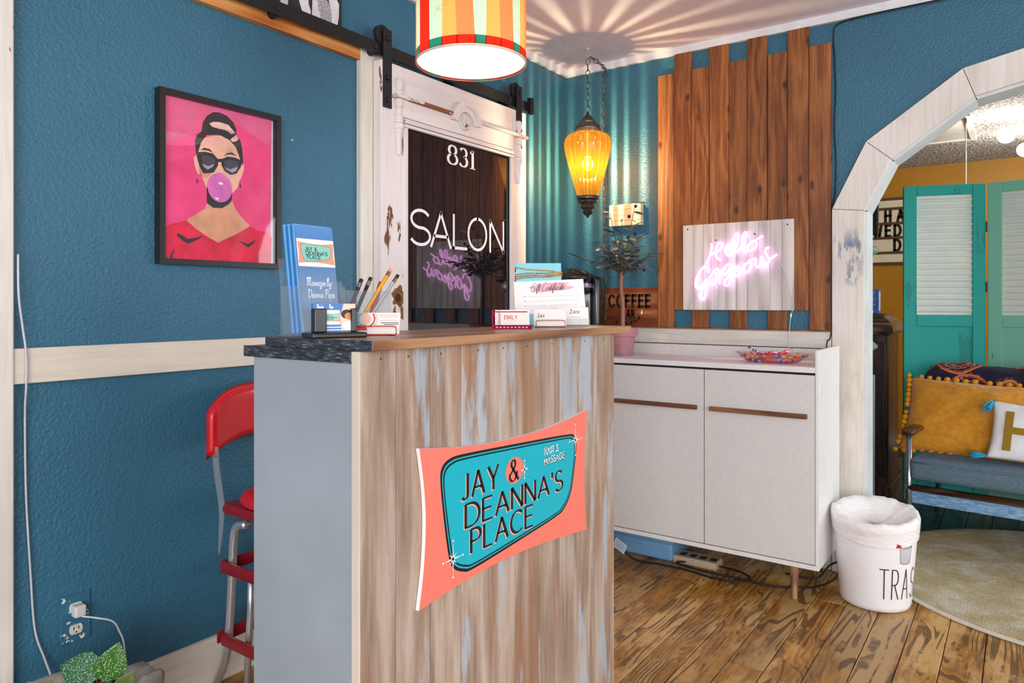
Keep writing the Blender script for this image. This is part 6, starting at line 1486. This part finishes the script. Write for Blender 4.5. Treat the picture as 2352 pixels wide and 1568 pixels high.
for i in range(NXS + 1):
    x = -.02 + (SW_ - .04) * i / NXS; row = []
    for j, p in enumerate(sm_):
        wv = .010 * math.sin(x * 21 + j * .22) + .006 * math.sin(x * 47)
        ed = max(0, 1 - i / 3.0) * .0
        row.append(bm.verts.new((x + .01 * math.sin(j * .5), p.x - abs(wv) * .6 - (0 if p.x < .55 else -abs(wv)), p.y + wv * .7 - .05 * (x / SW_) * (1 if p.y > .6 else .2) - max(0, .05 - (x + .02)) * .5)))
    if prev:
        for j in range(len(row) - 1): bm.faces.new((prev[j], row[j], row[j + 1], prev[j + 1]))
    prev = row
bmesh.ops.transform(bm, matrix=MW[sf.name], verts=bm.verts)
single('throw_blanket', bm, n.m, 'maroon and navy mandala throw draped over the sofa back', 'blanket', (SFX + .8, SFY + .45, .42), True)
# pillows
def pillow(bm, W_, H_, T_, M_, seed, wr=.006, N=30):
    rr = random.Random(seed); a_ = [rr.uniform(0, 6.28) for _ in range(4)]; G = {}
    for sgn in (1, -1):
        for i in range(N + 1):
            for j in range(N + 1):
                u, v_ = i / N * 2 - 1, j / N * 2 - 1
                pin = 1 - .06 * (1 - u * u) ; pin2 = 1 - .07 * (1 - v_ * v_)
                th = (max(0, 1 - abs(u) ** 2.6) * max(0, 1 - abs(v_) ** 2.6)) ** .55
                edge = i in (0, N) or j in (0, N)
                wob = wr * (math.sin(u * 5 + v_ * 9 + a_[0]) + .7 * math.sin(u * 11 - v_ * 6 + a_[1])) * th
                if sgn == -1 and edge: G[(sgn, i, j)] = G[(1, i, j)]; continue
                G[(sgn, i, j)] = bm.verts.new(M_ @ Vector((u * W_ / 2 * pin2, -sgn * T_ / 2 * th - wob * sgn, v_ * H_ / 2 * pin)))
        for i in range(N):
            for j in range(N):
                q = [G[(sgn, i, j)], G[(sgn, i + 1, j)], G[(sgn, i + 1, j + 1)], G[(sgn, i, j + 1)]]
                bm.faces.new(q if sgn == 1 else q[::-1])
    return G
def sloc(x, y, z): return MW[sf.name] @ Vector((x, y, z))
# mustard pillow with pompoms
Mp = Matrix.Translation(sloc(.215, .275, .592)) @ Matrix.Rotation(SFR + .02, 4, 'Z') @ Matrix.Rotation(math.radians(-33), 4, 'X') @ Matrix.Rotation(math.radians(2), 4, 'Y')
mp = root('mustard_pillow', 'mustard velvet pillow with pompom trim on the sofa', 'pillow', tuple(sloc(.215, .285, .43)))
n = NT('mustard_velvet'); c = n.obj(); k = n.noise(n.vmath('MULTIPLY', c, (1.0, 1.0, 2.4)), 7, 4, .6, 1.5)
n.base(n.ramp(n.noise(c, 40, 3), [(.3, '#c9810b'), (.7, '#e09a14')])); n.set(Roughness=.75); n.b.inputs['Sheen Weight'].default_value = .3; n.bump(k, .6, .02)
bm = B(); G = pillow(bm, .60, .425, .15, Mp, 4, .005); rim = [tuple(G[(1, i, 0)].co) for i in range(30)] + [tuple(G[(1, 30, j)].co) for j in range(30)] + [tuple(G[(1, 30 - i, 30)].co) for i in range(30)] + [tuple(G[(1, 0, 30 - j)].co) for j in range(30)]
part('cover', bm, n.m, mp, True)
b_ = B(); bmesh.ops.create_icosphere(b_, subdivisions=2, radius=.0145); pom = finish(b_, 'pompom', plain('#d9910f', .9, var=.15, scale=120, bump=.9, bscale=200), True)
cM = Mp.translation
for k in range(56):
    p = Vector(rim[int(k * 120 / 56)]); q = (p - cM); q.normalize(); p2 = p + q * .011
    if p2.z > .445 or q.x < 0: shared('pompom', pom, mp, Matrix.Translation(p2) @ Matrix.Rotation(k, 4, 'X') @ Matrix.Scale(random.uniform(.85, 1.12), 4))
# white pillow with a gold H
Mh = Matrix.Translation(sloc(.500, .115, .565)) @ Matrix.Rotation(SFR + .10, 4, 'Z') @ Matrix.Rotation(math.radians(-20), 4, 'X') @ Matrix.Rotation(math.radians(5), 4, 'Y')
hp = root('letter_pillow', 'white pillow with an ochre letter H and blue tassels on the sofa', 'pillow', tuple(sloc(.56, .09, .43)))
bm = B(); pillow(bm, .36, .28, .09, Mh, 9, .003); part('cover', bm, plain('#e9e8e8', .8, var=.02, bump=.4, bscale=300), hp, True)
bm = B()
def to_h(u, v_, h=0.0):
    a, b = u / .18, v_ / .14; th = (max(0, 1 - abs(a) ** 2.6) * max(0, 1 - abs(b) ** 2.6)) ** .55
    return Mh @ Vector((u, -.045 * th - .0065 - h, v_))
for (x0, x1, z0, z1) in ((-.120, -.088, -.098, .088), (-.030, .002, -.098, .088), (-.088, -.030, -.018, .014)):
    NU, NV = 6, 10
    g = [[bm.verts.new(to_h(x0 + (x1 - x0) * i / NU, z0 + (z1 - z0) * j / NV)) for j in range(NV + 1)] for i in range(NU + 1)]
    for i in range(NU):
        for j in range(NV): bm.faces.new((g[i][j], g[i + 1][j], g[i + 1][j + 1], g[i][j + 1]))
part('letter_patch', bm, plain('#9a7616', .85, var=.1, scale=120), hp, flat=True, label='ochre letter H')
def tassel(par, p, d, h, L=.055):
    p = Vector(p); d = Vector(d).normalized(); bm = B(); rr = random.Random(int(abs(p.x) * 1000))
    for k in range(14):
        j = Vector((rr.uniform(-1, 1), rr.uniform(-1, 1), rr.uniform(-1, 1))) * .016
        tube(bm, [tuple(p), tuple(p + d * L * .5 + j * .9), tuple(p + d * L + j)], [.004, .0045, .003], 5)
    part('tassel', bm, plain(h, .85), par, True)
tassel(hp, Mh @ Vector((-.178, -.008, .135)), (-.5, -.2, -.8), '#2ba3cc'); tassel(hp, Mh @ Vector((-.178, -.008, -.132)), (-1, -.2, .02), '#2ba3cc')
Mr = Matrix.Translation(sloc(.80, .30, .60)) @ Matrix.Rotation(SFR, 4, 'Z') @ Matrix.Rotation(math.radians(-28), 4, 'X')
rp = root('red_pillow', 'red tasselled pillow behind the letter pillow at frame edge', 'pillow', tuple(sloc(.80, .30, .43)))
bm = B(); pillow(bm, .42, .34, .11, Mr, 2, .004); part('cover', bm, plain('#c23a22', .85, var=.08), rp, True)
for k in range(4): tassel(rp, Mr @ Vector((-.205, -.01, .155 - k * .05)), (-.7, -.4, -.5), '#dd3a20', .06)
